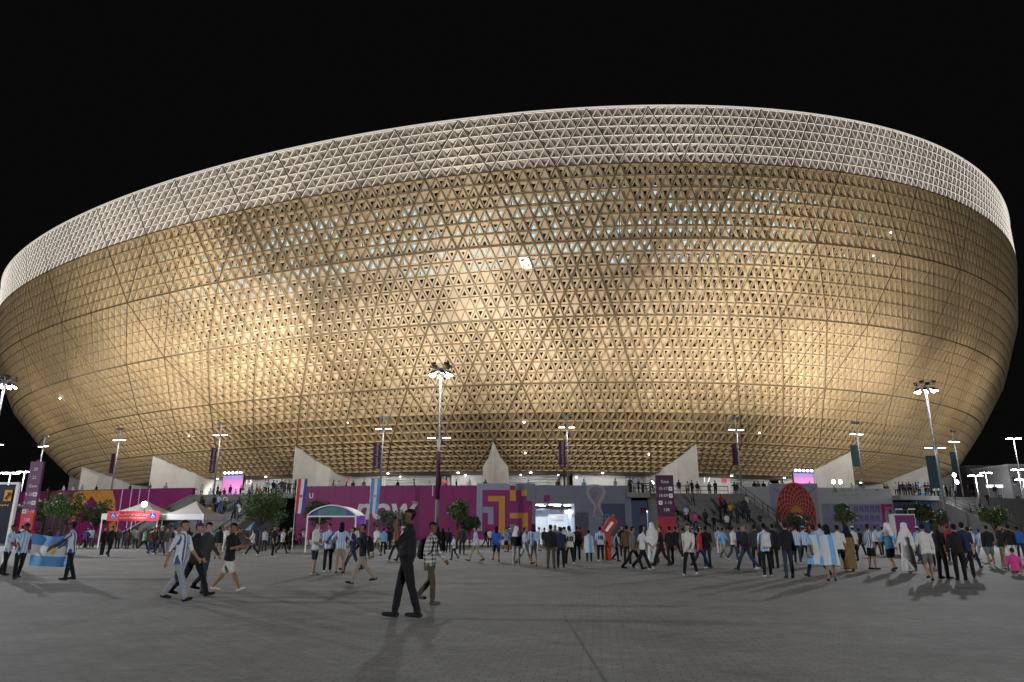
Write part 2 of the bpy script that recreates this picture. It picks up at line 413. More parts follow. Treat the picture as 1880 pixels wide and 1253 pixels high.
# downlights along the concourse under the bowl
for k in range(-6, 7):
    ph = R_(6.2*k-1.4+3); o = spart('soffit_downlight', MB().lathe([(.2, 0), (.2, .12)], P(ph, 123.2, 11.7)).mesh('soffit_downlight', m_lampw))
    lamp('SPOT', 'concourse_light', P(ph, 125.2, 10.6), 750, (1, .97, .93), P(ph, 118.5, 6.5), .4, 140, .6)
# ================================================================== PODIUM
RW = 169.0; PT = 6.6                                         # outer wall radius, parapet top
mb = ring('x', 116, PF, RW, PF, R_(-70), R_(70), 160, None, False)
pod = mb.build('podium_terrace', mat('terrace_paving', (.13, .125, .12), .85, noise=.15, nscale=.6)); tag(pod, kind='structure')
def wall_run(ph0, ph1, name, label, m, zt=PT, z0=0, R=RW, th=.5, parent=None, cat='wall'):
    n = max(2, int(abs(ph1-ph0)/R_(.5))); mb = MB()
    for i in range(n+1):
        ph = ph0+(ph1-ph0)*i/n
        mb.v += [tuple(P(ph, R, z0)), tuple(P(ph, R, zt)), tuple(P(ph, R-th, zt)), tuple(P(ph, R-th, z0))]
    for i in range(n):
        a, b = 4*i, 4*i+4
        for q in range(4): mb.f.append((a+q, a+(q+1) % 4, b+(q+1) % 4, b+q)); mb.m.append(0)
    mb.f += [(0, 3, 2, 1), tuple(4*n+q for q in range(4))]; mb.m += [0, 0]
    o = mb.build(name, m, parent)
    if parent is None: tag(o, label, cat)
    return o
def xphi(x, R=RW, y=930): return oncyl(x, y, R)[0]
def patch(par, name, x0, y0, x1, y1, m, off=.03, R=RW):
    (p0, z1), (p1, _) = oncyl(x0, y0, R), oncyl(x1, y0, R); z0 = oncyl((x0+x1)/2, y1, R)[1]; z1 = oncyl((x0+x1)/2, y0, R)[1]
    z0 = max(z0, .05); n = max(1, int((p1-p0)/R_(.4))); mb = MB()
    for i in range(n+1):
        ph = p0+(p1-p0)*i/n; mb.v += [tuple(P(ph, R+off, z0)), tuple(P(ph, R+off, z1))]
    for i in range(n): mb.f.append((2*i, 2*i+2, 2*i+3, 2*i+1)); mb.m.append(0)
    return mb.build(name, m, par)
def poly(par, name, pts, m, off=.03, R=RW):
    q = [oncyl(x, y, R) for x, y in pts]
    return MB().add([P(ph, R+off, max(z, .05)) for ph, z in q], [tuple(range(len(q)))]).build(name, m, par)
S1a, S1b = xphi(1150), R_(9.25)                              # right-hand stair
S0a, S0b = R_(-13.4), xphi(545)                              # left-hand stair
S2a, S2b = R_(18.6), R_(25.5)                                # far right stair
# wall between the two stairs: four runs in their own colours, one opening
w_now = wall_run(S0b, xphi(875), 'podium_wall', 'purple podium wall with large white lettering between stair and patterned mural', m_purple)
vs, fs = text2d('now', 3.55, .22, .085)
p_c, z_c = oncyl(704, 937, RW); sx = 1.12
me = bpy.data.meshes.new('lettering'); me.from_pydata([tuple(P(p_c+v.x*sx/RW, RW+.05, z_c+.1+v.y)) for v in vs], [], fs); me.materials.append(mat('white_letter', (.62, .60, .62), .6)); link('lettering', me, w_now)
for x in range(585, 870, 31): patch(w_now, 'banner_seam', x-.25, 889, x+.25, 1000, m_purple2, .015)
link('trade_mark', wall_text('TM', 762, 924, .5, RW, M['white_letter'], 'trade_mark'), w_now)
for x in (795, 803): patch(w_now, 'wall_strip', x-1, 890, x+.6, 911, M['white_letter'])
link('wall_sign', wall_text('U', 572, 911, .8, RW, M['white_letter'], 'wall_sign', bold=.03), w_now)
w_pat = wall_run(xphi(875)+1e-4, xphi(983), 'podium_wall', 'podium wall painted with purple, orange and lilac angular maze pattern', m_purple)
for x0, y0, x1, y1, m in ((875.6, 888, 886, 975, m_lilac), (886, 888, 936, 900, m_lilac), (886, 931, 906, 942, m_lilac), (896, 942, 906, 963, m_lilac),
        (946, 888, 983, 900, m_grey), (967, 900, 983, 920, m_grey), (977, 920, 983, 985, m_grey), (936, 963, 947, 985, m_grey),
        (896, 911, 927, 921, m_orange), (916, 921, 927, 985, m_orange), (936, 900, 947, 920, m_orange), (957, 900, 967, 911, m_orange), (936, 942, 969, 952, m_orange), (958, 952, 969, 975, m_orange)):
    patch(w_pat, 'mural_block', x0, y0, x1, y1, m, off=.03 if m is not m_orange else .035)
p_o0, p_o1 = xphi(983.5), xphi(1055); z_o = oncyl(1020, 925, RW)[1]
w_g = wall_run(p_o1, S1a+R_(.2), 'podium_wall', 'grey-blue podium wall with trophy emblem beside the lit entrance', m_grey)
wall_run(p_o0, p_o1, 'lintel', None, m_grey, PT, z_o, parent=w_g)
patch(w_g, 'purple_tile', 998, 909.5, 1009.5, 922, m_purple)
patch(w_g, 'navy_field', 1104, 925, 1147, 985, m_navy, .02)
# emblem: a looped trophy outline in pale tones with two lines of lettering
m_emb = mat('emblem_pale', (.36, .345, .37), .6); m_emb2 = mat('emblem_rose', (.30, .22, .25), .6)
p_e, z_e = oncyl(1095, 922, RW)
def ribbon(pts, w):
    mb = MB(); n = len(pts)
    for i in range(n):
        (x0, z0), (x1, z1) = pts[max(i-1, 0)], pts[min(i+1, n-1)]; L = math.hypot(x1-x0, z1-z0); nx, nz = -(z1-z0)/L, (x1-x0)/L; ww = w[i] if isinstance(w, (list, tuple)) else w
        for s in (-1, 1): mb.v.append(tuple(P(p_e+(pts[i][0]+s*nx*ww)/RW, RW+.025, z_e+pts[i][1]+s*nz*ww)))
    for i in range(n-1): mb.f.append((2*i, 2*i+1, 2*i+3, 2*i+2)); mb.m.append(0)
    return mb
prof_e = [(-.3, -1.6), (-.35, -1.15), (-.15, -.7), (-.35, -.1), (-.8, .5), (-1, 1.0), (-.95, 1.45), (-.45, 1.85), (.2, 1.9), (.8, 1.6), (.95, 1.1), (.7, .5), (.3, -.1), (.22, -.6), (.55, -1.1), (.75, -1.5)]
ribbon(prof_e, [.05, .1, .13, .15, .17, .2, .2, .17, .15, .17, .2, .2, .15, .12, .1, .05]).build('trophy_emblem', m_emb, w_g)
ribbon([(-.45, 1.2), (0, 1.5), (.45, 1.2), (.4, .7), (0, .2), (.05, -.5), (.2, -1.2)], [.1, .22, .25, .25, .18, .12, .06]).build('emblem_ribbon', m_emb2, w_g)
link('emblem_lettering', wall_text('FIFA WORLD CUP', 1089, 948.5, .62, RW, m_emb, 'emblem_lettering'), w_g)
link('emblem_lettering', wall_text('Qatar2022', 1089, 956, .72, RW, m_emb, 'emblem_lettering'), w_g)
# the lit entrance tunnel
rm = thing('entrance_tunnel', P((p_o0+p_o1)/2, RW-.5, 0), 'brightly lit white entrance tunnel opening in the grey podium wall', 'entrance')
m_room = mat('tunnel_white', (.62, .68, .80), .5, noise=.1, nscale=.5)
def room(p0, p1, z1, depth, par, m):
    inv = Matrix.Translation(-par.location); t = .3
    q = [P(p0, RW-.5, 0), P(p1, RW-.5, 0), P(p1, RW-depth, 0), P(p0, RW-depth, 0)]
    up_ = Vector((0, 0, z1)); lo = Vector((0, 0, .008))
    for nm, f in (('floor', [q[0]+lo, q[1]+lo, q[2]+lo, q[3]+lo]), ('ceiling', [v+up_ for v in q]), ('side_wall', [q[0], q[3], q[3]+up_, q[0]+up_]), ('side_wall', [q[1], q[2], q[2]+up_, q[1]+up_]), ('back_wall', [q[2], q[3], q[3]+up_, q[2]+up_])):
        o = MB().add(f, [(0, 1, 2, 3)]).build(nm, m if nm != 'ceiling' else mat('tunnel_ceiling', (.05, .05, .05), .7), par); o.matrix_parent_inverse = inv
room(p_o0, p_o1, z_o+.1, 15, rm, m_room)
inv = Matrix.Translation(-rm.location)
for fx, fd in ((.15, 4), (.5, 3.2), (.62, 3.2), (.95, 5), (.3, 9), (.75, 9)):
    p_ = p_o0+(p_o1-p_o0)*fx
    o = MB().box(P(p_, RW-fd, z_o-.02), (.8, .8, .08), p_).build('ceiling_lamp', m_lampw, rm); o.matrix_parent_inverse = inv
for fx, fd in ((.25, 5), (.7, 8)):
    o = lamp('POINT', 'tunnel_light', P(p_o0+(p_o1-p_o0)*fx, RW-fd, z_o-.5), 200, (.75, .86, 1), size=.4, parent=rm); o.matrix_parent_inverse = inv
# dark gantry, banner and partition inside
for nm, a0, d0, z0_, s0, m in (('glass_partition', .72, 7, 2.6, (2.4, .1, 1.8), emis('lit_panel', (.75, .88, 1), .8)), ('partition', .2, 8, 1.6, (2.2, .3, 3.2), m_white), ('hanging_banner', .66, 5, 3.0, (1.5, .05, .8), m_white), ('roof_beam', .5, 3.0, z_o-.35, (4.4, .25, .3), m_dsteel), ('roof_beam', .5, 6.0, z_o-.4, (4.4, .25, .3), m_dsteel), ('ticket_desk', .35, 2.2, .55, (1.2, .6, 1.1), mat('desk_blue', (.1, .16, .3), .5))):
    p_ = p_o0+(p_o1-p_o0)*a0; o = MB().box(P(p_, RW-d0, z0_), s0, p_).build(nm, m, rm); o.matrix_parent_inverse = inv
# small lit doorway beside the stair
pd0, pd1 = xphi(1187), xphi(1206)
# balcony slab + right wall pieces
w_s = wall_run(S1a+R_(.2)+1e-4, pd0, 'podium_wall', 'dark navy podium wall under the stair landing', m_navy, 4.9)
patch(w_s, 'purple_tile', 1175, 932, 1187, 943, m_purple2)
w_d = wall_run(pd1, S1b, 'podium_wall', 'dark blue wall under the stair beside the totem', m_navy, 4.4)
rm2 = thing('side_doorway', P((pd0+pd1)/2, RW-.5, 0), 'narrow lit doorway in the navy wall under the stair', 'doorway')
room(pd0, pd1, 3.9, 5, rm2, m_room)
wall_run(pd0, pd1, 'lintel', None, m_navy, 4.9, 3.8, parent=w_s)
o = lamp('POINT', 'doorway_light', P((pd0+pd1)/2, RW-2.2, 3.2), 160, (.75, .86, 1), size=.3, parent=rm2); o.matrix_parent_inverse = Matrix.Translation(-rm2.location)
o = MB().box(P((pd0+pd1)/2, RW-1.2, 3.7), (.9, .4, .08), 0).build('ceiling_lamp', m_lampw, rm2); o.matrix_parent_inverse = Matrix.Translation(-rm2.location)
# wall right of the stair
w_r = wall_run(S1b+1e-4, xphi(1640), 'podium_wall', 'pale podium wall with red rosette mural and row of small logos', mat('wall_white', (.40, .40, .41), .7, noise=.07, nscale=.6))
poly(w_r, 'mural_ground', [(1410, 888), (1500, 888), (1507, 985), (1424, 985)], m_lilac, .02)
patch(w_r, 'mural_band', 1507, 925.5, 1617, 985, mat('mural_violet', (.25, .24, .35), .65, noise=.2, nscale=1.2), .02)
patch(w_r, 'grey_end', 1617, 925.5, 1640, 985, mat('mural_grey', (.22, .22, .235), .65), .02)
for k in range(5):
    for rw in range(3):
        x = 1567+k*10; y = 929+rw*17
        poly(w_r, 'mural_wedge', [(x, y), (x+7, y), (x+8.5, y+12), (x+5, y+12), (x+3.5, y+5), (x+2, y+12), (x, y+12)], mat('wedge_violet', (.15, .13, .26), .6), .03)
for q in ([(1617, 926), (1637, 926), (1637, 931), (1624, 931), (1626, 970), (1621, 970)], [(1630, 935), (1637, 935), (1637, 943), (1633, 943)]): poly(w_r, 'mural_letter', q, m_magenta, .04)
# rosette
ros = MB(); rc = oncyl(1462, 943, RW)
m_ros = mat('rosette_red', (.30, .022, .05), .6); m_rl = mat('rosette_line', (.62, .22, .14), .6)
RX, RZ = 2.55, 3.5
def rosp(a, s, off): return P(rc[0]+(RX*s*cos(a)+.0)/RW, RW+off, max(.1, rc[1]+RZ*s*sin(a)))
ros.add([rosp(2*pi*k/40, 1, .04) for k in range(40)], [tuple(range(40))]); ros.build('rosette_disc', m_ros, w_r)
MB().tube([rosp(2*pi*k/48, 1.03, .04) for k in range(49)], .07, 5, cap=False).build('rosette_rim', m_orange, w_r)
rl = MB()
for k in range(18):
    for sg in (-1, 1): rl.tube([rosp(2*pi*k/18+sg*t*1.5, .12+.86*t, .055) for t in np.linspace(0, 1, 9)], .035, 4, cap=False)
o = rl.build('rosette_lines', m_rl, w_r); o['kind'] = 'stuff'
cr = [(-.9, -.1), (-.55, .55), (0, .8), (.55, .55), (.9, -.1), (0, .05)]
MB().add([P(rc[0]+x/RW, RW+.11, rc[1]+.1+z) for x, z in cr], [tuple(range(6))]).build('rosette_heart', m_orange, w_r)
for x0, dx in ((1422, 1), (1494, -1)):
    for k in range(3): patch(w_r, 'mural_diamond', x0+dx*k*4-1, 897+k*3.5, x0+dx*k*4+1.2, 899.6+k*3.5, m_navy, .04)
# row of small sponsor marks
m_logo = mat('logo_dark', (.10, .10, .11), .6)
MB().add([P(oncyl(1532, 900, RW)[0]+x/RW, RW+.04, oncyl(1532, 900, RW)[1]+z) for x, z in ((-.35, -.25), (-.2, -.25), (-.33, -.05), (-.1, -.25), (.06, -.25), (-.2, .16), (.12, -.25), (.35, -.25), (.02, .42), (-.1, .3))], [(0, 1, 2), (3, 4, 5), (6, 7, 8, 9)]).build('logo_mark', m_logo, w_r)
m_logo2 = mat('logo_pale', (.27, .27, .28), .6)
for x, y, w, h in ((1546, 900, 6, 1.6), (1559, 900, 7, 2), (1572, 900, 6, 2), (1586, 900, 7, 1.6), (1610, 900, 7, 2), (1551, 909, 3.5, 2), (1564, 909, 4, 1.8), (1573, 908, 6, 2), (1592, 909, 5, 1.8), (1572, 914, 6, 1.2)):
    patch(w_r, 'logo_mark', x-w/2, y-h/2, x+w/2, y+h/2, m_logo if x > 1600 else m_logo2, .03)
# far right: blue wall under the balcony, relief wall
w_b = wall_run(xphi(1640)+1e-4, S2a+R_(.8), 'podium_wall', 'podium wall with bright blue circle painted under the crowded balcony', m_navy, 5.0)
bc = oncyl(1702, 948, RW)
MB().add([P(bc[0]+2.7*cos(2*pi*k/28)/RW, RW+.03, max(.05, bc[1]+2.9*sin(2*pi*k/28))) for k in range(28)], [tuple(range(28))]).build('blue_disc', mat('blue_print', (.03, .17, .36), .6), w_b)
w_l = wall_run(R_(-52), S0a, 'podium_wall', 'purple podium wall with orange arch mural behind the small trees', m_purple)
poly(w_l, 'orange_arch', [(133, 985), (132, 925), (136, 906), (150, 901.5), (190, 900.5), (208, 901), (213, 920), (214, 985)], m_orange, .10)
poly(w_l, 'purple_peak', [(135, 985), (140, 950), (170, 911), (200, 950), (204, 985)], m_purple, .16)
poly(w_l, 'dark_field', [(82, 905), (113, 904), (128, 985), (70, 985)], mat('mural_brown', (.10, .055, .07), .6), .06)
for x in (226, 243, 258, 275): patch(w_l, 'white_stripe', x-.8, 897, x+.9, 985, M['white_letter'])
for x in (95, 108, 121): patch(w_l, 'white_stripe', x-.5, 903, x+.5, 985, mat('stripe_dim', (.25, .2, .24), .6), .08)
# ---------------------------------------------------------------- stairs
def stair(pa, pb, label, run=12.6, nst=36):
    mb = MB(); h = PF/nst; n = 12
    R0 = RW-.3
    for k in range(nst):
        r0 = R0+run*k/nst; r1 = R0+run*(k+1)/nst; z = PF-h*k
        for i in range(n):
            p0, p1 = pa+(pb-pa)*i/n, pa+(pb-pa)*(i+1)/n
            mb.add([P(p0, r0, z), P(p1, r0, z), P(p1, r1, z), P(p0, r1, z), P(p0, r1, z-h), P(p1, r1, z-h)], [(0, 1, 2, 3), (3, 2, 5, 4)])
    o = mb.build('staircase', m_step); tag(o, label, 'staircase')
    for p in (pa, pb):
        t = -.35/RW if p == pa else .35/RW; q = []
        for pp in (p, p+t):
            q += [P(pp, R0-.2, 0), P(pp, R0-.2, PF+.25), P(pp, R0+run+.3, .25), P(pp, R0+run+.3, 0)]
        MB().add(q, [(0, 1, 2, 3), (4, 7, 6, 5), (0, 4, 5, 1), (1, 5, 6, 2), (2, 6, 7, 3), (3, 7, 4, 0)]).build('stringer', m_conc2, o)
    return o
m_step = mat('stair_concrete', (.20, .195, .185), .85, noise=.25, nscale=1.5, bump=.3)
STAIRS = [(S0a, S0b-R_(.9)), (S1a+R_(1.0), S1b), (S2a, S2b)]
stair(*STAIRS[0], 'broad concrete stair beside the orange arch mural, climbing to the terrace')
stair(*STAIRS[1], 'broad concrete stair beside the tall purple and red totem')
stair(*STAIRS[2], 'broad concrete stair beyond the blue circle wall')
def zstair(R): return PF*(1-min(1, max(0, (R-(RW-.3))/12.6)))
def railing(pts, label, h=1.05, gap=1.5):
    o = thing('railing', pts[0], label, 'railing'); inv = Matrix.Translation(-Vector(pts[0]))
    def k(mb, nm): q = mb.build(nm, m_dsteel, o); q.matrix_parent_inverse = inv
    up_ = Vector((0, 0, h)); mid = Vector((0, 0, h*.5))
    k(MB().tube([Vector(p)+up_ for p in pts], .045, 6), 'top_rail'); k(MB().tube([Vector(p)+mid for p in pts], .03, 6), 'mid_rail')
    for a, b in zip(pts, pts[1:]):
        n = max(1, int((Vector(b)-Vector(a)).length/gap))
        for i in range(n+1):
            p = Vector(a).lerp(Vector(b), i/n); k(MB().bar(p, p+up_, .06), 'post')
def srail(p, label, run=12.6):
    R0 = RW-.3; railing([P(p, R0, PF+.24), P(p, R0+run*.42, PF*.58+.24), P(p, R0+run*.5, PF*.5+.26), P(p, R0+run, .28)], label)
srail(STAIRS[1][1], 'dark metal stair railing against the pale wall left of the rosette mural')
srail(STAIRS[1][0], 'dark metal stair railing descending behind the tall purple and red totem')
srail(STAIRS[0][1], 'dark metal stair railing beside the purple lettered wall')
srail(STAIRS[2][0], 'dark metal stair railing above the grey relief wall'); srail(STAIRS[2][1], 'dark metal stair railing on the outer side of the far stair')
def balcony(pa, pb, label):
    o = tag(wall_run(pa, pb, 'balcony_slab', None, m_conc2, PF, PF-.55, RW+1.3, 1.9), label, 'balcony')
    n = 6; return railing([P(pa+(pb-pa)*i/n, RW+1.2, PF) for i in range(n+1)], 'metal railing round the '+label.split(' at ')[0].replace('concrete ', ''), 1.05, .9)
balcony(S1a, STAIRS[1][0]-R_(.15), 'concrete entrance balcony at the head of the totem stair')
balcony(STAIRS[0][1]+R_(.15), S0b, 'concrete left balcony at the end of the lettered wall')
balcony(xphi(1640), S2a-R_(.1), 'concrete crowded balcony at the top of the blue circle wall')
pts = [P(a, RW-3, PF) for a in np.linspace(STAIRS[1][0], STAIRS[1][1], 7)]; railing(pts, 'metal barrier across the head of the totem stair')
# grey relief retaining wall: rough hexagonal stones, foot of the far stair
ret = thing('relief_wall', P(S2a-R_(.3), RW+6, 0), 'grey retaining wall of jagged leaf-shaped stones beside the far stair', 'wall'); inv = Matrix.Translation(-ret.location)
m_stone = mat('relief_stone', (.30, .29, .28), .85, noise=.3, nscale=2, bump=.5)
a = onY(1752, 985, 88); b = onY(1818, 985, 86)
bb = MB(); bb.add([(a.x, a.y+.25, 0), (b.x, b.y+.25, 0), (b.x, b.y+.25, 1.9), (a.x+1.2, a.y+.25, 3.9), (a.x, a.y+.25, 4.3)], [(0, 1, 2, 3, 4)]); o = bb.build('backing', m_conc2, ret); o.matrix_parent_inverse = inv
for k in range(9):
    for r in range(9):
        t = (k+.5*(r % 2))/9; x = a.x+(b.x-a.x)*t; y = a.y+(b.y-a.y)*t; z = .2+r*.44
        if z > 4.1-2.1*t: continue
        jx, tw = rng.normal(0, .05), rng.normal(.5, .15); v = [(-.1, -.2), (.14, -.1), (.16, .12), (.0, .3), (-.16, .08)]
        mb = MB(); rot = lambda p: (p[0]*cos(tw)+p[1]*sin(tw), -p[0]*sin(tw)+p[1]*cos(tw))
        fr = [rot(p) for p in v]; mb.add([(x+jx+p[0]*1.15, y, z+p[1]) for p in fr]+[(x+jx+p[0]*1.15, y+.24, z+p[1]) for p in fr], [(0, 1, 2, 3, 4)]+[(i, (i+1) % 5, (i+1) % 5+5, i+5) for i in range(5)])
        o = mb.build('stone', m_stone, ret); o.matrix_parent_inverse = inv
# planter kerbs along the foot of the lettered wall
for p0, p1, nm in ((S0b+R_(1), xphi(840), 'low concrete planter kerb under the white lettering'), (xphi(845), xphi(930), 'low concrete planter kerb under the maze mural')):
    tag(wall_run(p0, p1, 'planter_kerb', None, m_conc, .55, 0, RW+3.2, .3), nm, 'planter')
# ================================================================== LAMPS
def mast(base, label, h=17.7, aim=None, power=P_MAST, facade=1.0):
    o = thing('light_mast', base, label, 'light mast', 'tall floodlight masts'); 
    MB().lathe([(.34, 0), (.34, .12), (.24, .14), (.24, 1.6), (.2, 1.65), (.12, h+.6)], n=12).build('pole', m_steel, o, True)
    MB().box((0, 0, .06), (.9, .9, .12)).build('base_plate', m_conc, o)
    cr = MB()
    for zz, rr_ in ((h+.15, 1.05), (h+.75, 1.2)): cr.tube([(rr_*cos(2*pi*k/20), rr_*sin(2*pi*k/20), zz) for k in range(21)], .045, 6, cap=False)
    for k in range(6): cr.bar((0, 0, h+.45), (1.15*cos(k*pi/3), 1.15*sin(k*pi/3), h+.75), .05); cr.bar((1.05*cos(k*pi/3), 1.05*sin(k*pi/3), h+.15), (1.2*cos(k*pi/3), 1.2*sin(k*pi/3), h+.75), .05)
    cr.build('crown_ring', m_steel, o)
    for k in range(8):
        a = 2*pi*k/8+.2; c = Vector((1.12*cos(a), 1.12*sin(a), h-.05)); q = Matrix.Rotation(a, 3, 'Z')@Matrix.Rotation(R_(28), 3, 'Y')
        f = MB().box(c, (.5, .42, .2), mtx=q).build('floodlight', m_dsteel, o)
        MB().box(c-q@Vector((0, 0, .115)), (.44, .36, .03), mtx=q).build('lamp_glass', m_lamp, f)
    for k in range(4):
        a = 2*pi*k/4+.75; c = Vector((1.0*cos(a), 1.0*sin(a), h+1.0)); q = Matrix.Rotation(a, 3, 'Z')@Matrix.Rotation(R_(-60), 3, 'Y')
        MB().box(c*1.0+Vector((0, 0, -.12)), (.34, .52, .26), mtx=q).build('facade_floodlight', m_dsteel, o)
    zz = h*.615
    for s in (-1, 1):
        MB().bar((s*.15, 0, zz+.05), (s*.35, 0, zz+.05), .08).build('bracket', m_steel, o)
        f = MB().box((s*.8, 0, zz), (.95, .34, .14)).build('street_lamp_head', m_steel, o)
        MB().box((s*.8, 0, zz-.085), (.8, .26, .03)).build('lamp_glass', m_lampw, f)
    if aim is None: lamp('POINT', 'flood', (0, 0, h-1.4), power, COOL, None, .5, None, 1, o)
    else: lamp('SPOT', 'flood', (0, -1.5, h-.4), power, COOL, (aim[0]-base[0], aim[1]-base[1], 0), .5, 105, .9, o)
    if facade:                                                # the crown's rear floods light the bowl
        bp_ = Vector(base); ph = math.atan2(bp_.x, CD-bp_.y); loc = Vector((0, 0, h+1.4))+Vector((-sin(ph), cos(ph), 0))*1.4
        for dphi, zz, pw, cone in ((-6.5, 24, 1.3, 54), (6.5, 25, 1.3, 54), (-4, 44, 1.25, 66), (4.5, 45, 1.25, 66), (1, 29, .8, 40))+(((math.copysign(14, ph), 34, .45, 56),) if .2 < abs(ph) < .45 else ((-31, 36, 4.6, 46), (31, 40, 4.6, 46)) if abs(ph) < .2 else ()):
            tg = P(ph+R_(dphi), float(np.interp(zz, BZ[::-1], BR[::-1])), zz); lamp('SPOT', 'facade_flood', loc, P_FACADE*pw*facade, WARM, tg-bp_, .3, cone, 1, o)
    return o
mA = onY(801, 985, 72); mB = onY(1742, 975, 83); mC = onY(-46, 975, 80)
mast((mA.x, mA.y, 0), 'tall floodlight mast rising before the white lettered wall', 17.9, (-4, 36), P_MAST*.14)
mast((mB.x, mB.y, 0), 'tall floodlight mast beside the blue circle wall', 18.3, (32, 42), P_MAST*.45)
mast((mC.x, mC.y, 0), 'tall floodlight mast beside the dark arrow sign', 18.3, (-25, 42), P_MAST*.45)
mast((34, -44, 0), 'tall floodlight mast on the open plaza behind the stairs view', 18, power=P_MAST*1.45, facade=0)
mast((-58, 20, 0), 'tall floodlight mast on the open plaza left of the flag holders', 18, power=P_MAST*.9, facade=0)
for a_, w_ in ((-38, 'beyond the left end of the orange arch wall'), (36.5, 'beyond the far stair')): mast(P(R_(a_), 178, 0), 'tall floodlight mast '+w_, 18, (P(R_(a_), 215, 0).x, P(R_(a_), 215, 0).y), P_MAST*.3, .22)
# banners hanging from the mast poles
def banner(par, x, z0, z1, w, m, side=-1, txt=None):
    b = MB().box((side*(w/2+.2), -.05, (z0+z1)/2), (w, .03, z1-z0)).build('banner', m, par)
    for z in (z0, z1): MB().bar((0, -.02, z), (side*(w+.2), -.02, z), .04).build('banner_arm', m_dsteel, par)
    if txt:
        vs, fs = text2d(txt, w*.55); me = bpy.data.meshes.new('banner_lettering'); me.from_pydata([(side*(w/2+.2)-v.y, -.075, (z0+z1)/2+v.x) for v in vs], [], fs); me.materials.append(mat('banner_white', (.5, .45, .5), .6)); link('banner_lettering', me, b)
    return b
m_teal = mat('teal_print', (.045, .10, .11), .6)
# lamp posts on the terrace, flooding the bowl
POSTS = [(83, 801, 0, 'beside the left totem'), (222, 788, 0, 'behind the white canopy tents'), (407, 778, 1, 'by the glowing pink screen'), (705, 766, 1, 'above the white lettering'), (1040, 763, 1, 'above the lit entrance'), (1350, 768, 0, 'at the head of the totem stair'), (1570, 777, 2, 'above the row of small logos'), (1748, 792, 2, 'above the blue circle wall')]
FILL_POSTS = [(R_(-36.5), 'first beyond the left totem'), (R_(-44.5), 'second beyond the left totem'), (R_(31.5), 'first beyond the far stair'), (R_(39.5), 'second beyond the far stair')]  # unseen posts added to brighten the bowl's dim flanks
for x, y, bn, wh in POSTS+[(a_, None, 0, w_) for a_, w_ in FILL_POSTS]:
    ph, z = oncyl(x, y, 165.0) if y else (x, 15.3); h = z-PF; bo = {83: 1.2, 1748: 1.4}.get(x, 1) if y else .8
    o = thing('lamp_post', P(ph, 165, PF), 'slim terrace lamp post with twin T-shaped heads '+wh, 'lamp post', 'terrace lamp posts', rz=ph)
    MB().lathe([(.16, 0), (.16, .3), (.11, .35), (.07, h)], n=8).build('pole', m_steel if h < 0 else mat('post_grey', (.16, .16, .165), .5, .4), o, True)
    for s in (-1, 1):
        f = MB().box((s*.36, 0, h-.02), (.5, .3, .28), 0).build('upper_floodlight', m_steel, o)
        MB().box((s*.36, .165, h-.02), (.42, .03, .22)).build('lamp_glass', m_lampw, f)
        f = MB().box((s*.62, 0, h-1.45), (.85, .4, .13)).build('street_lamp_head', m_steel, o)
        MB().box((s*.62, 0, h-1.53), (.72, .32, .03)).build('lamp_glass', m_lampw, f)
    MB().bar((0, 0, h-1.5), (0, 0, h), .13).build('painted_lit_pole', m_white, o)  # white bar paints the lamplit top of the pole
    if bn == 1: banner(o, x, h-6.4, h-3.2, .85, m_purple2, -1, 'Expect Amazing')
    elif bn == 2: banner(o, x, h-5.8, h-3.0, 1.2, m_teal, -1)
    else: banner(o, x, h-6.0, h-3.4, .7, m_purple2, -1)
    top_ = Vector((0, .5, h+.15))
    q = Matrix.Rotation(-ph, 3, 'Z'); base = P(ph, 165, PF); loc = q@(P(ph, 164.4, z+.2)-base)
    for dphi, zz, pw, cone in ((.3, 25.5, .36, 36), (4.6, 31, .46, 38), (0, 15, .14, 150)):      # three floods and their spill
        tg = P(ph+R_(dphi), float(np.interp(zz, BZ[::-1], BR[::-1])), zz)
        lamp('SPOT', 'facade_flood', loc, P_FACADE*pw*bo, WARM, q@(tg-base), .25, cone, 1, o)
    lamp('SPOT', 'street_light', (.62, -.1, h-1.75), P_POLE, COOL, None, .4, 150, .8, o)
# teal banner on the right-hand mast and dark sleeve on the middle one
for ob in list(COL.objects):
    if ob.get('category') == 'light mast':
        if abs(ob.location.x-mB.x) < .1: banner(ob, 0, 6.4, 10.2, 1.2, m_teal, -1)
        if abs(ob.location.x-mA.x) < .1: MB().lathe([(.225, 4.6), (.225, 9.5)], n=10).build('dark_sleeve', m_purple2, ob, True)
# far lamps at both ends
FAR = [(1860, 805, 965, 120, 'two-headed street lamp on its own past the bowl\'s right flank'), (1790, 873, 965, 125, 'street lamp before the far grey block'), (1809, 868, 965, 150, 'street lamp behind the far grey block\'s lamp row'), (1868, 862, 965, 140, 'street lamp at the edge of the pale tower'),
       (1878, 880, 965, 110, 'low street lamp by the pale tower'), (46, 866, 965, 130, 'street lamp left of the purple totem'), (20, 868, 965, 100, 'double-armed street lamp above the dark arrow sign')]
for x, y, yb, Y, lb in FAR:
    t = onY(x, y, Y); o = thing('street_lamp', (t.x, t.y, 0), lb, 'street lamp', 'far street lamps'); h = t.z
    MB().lathe([(.14, 0), (.07, h)], n=8).build('pole', m_steel, o, True)
    for s in (-1, 1):
        f = MB().box((s*.75, 0, h), (1.0, .45, .16)).build('lamp_head', m_steel, o); MB().box((s*.75, -.1, h-.10), (.9, .5, .08)).build('lamp_glass', m_lamp, f)
    MB().bar((-.9, 0, h-.02), (.9, 0, h-.02), .07).build('cross_arm', m_steel, o)
    lamp('POINT', 'street_light', (0, -.6, h-.8), 900, COOL, None, .4, parent=o)
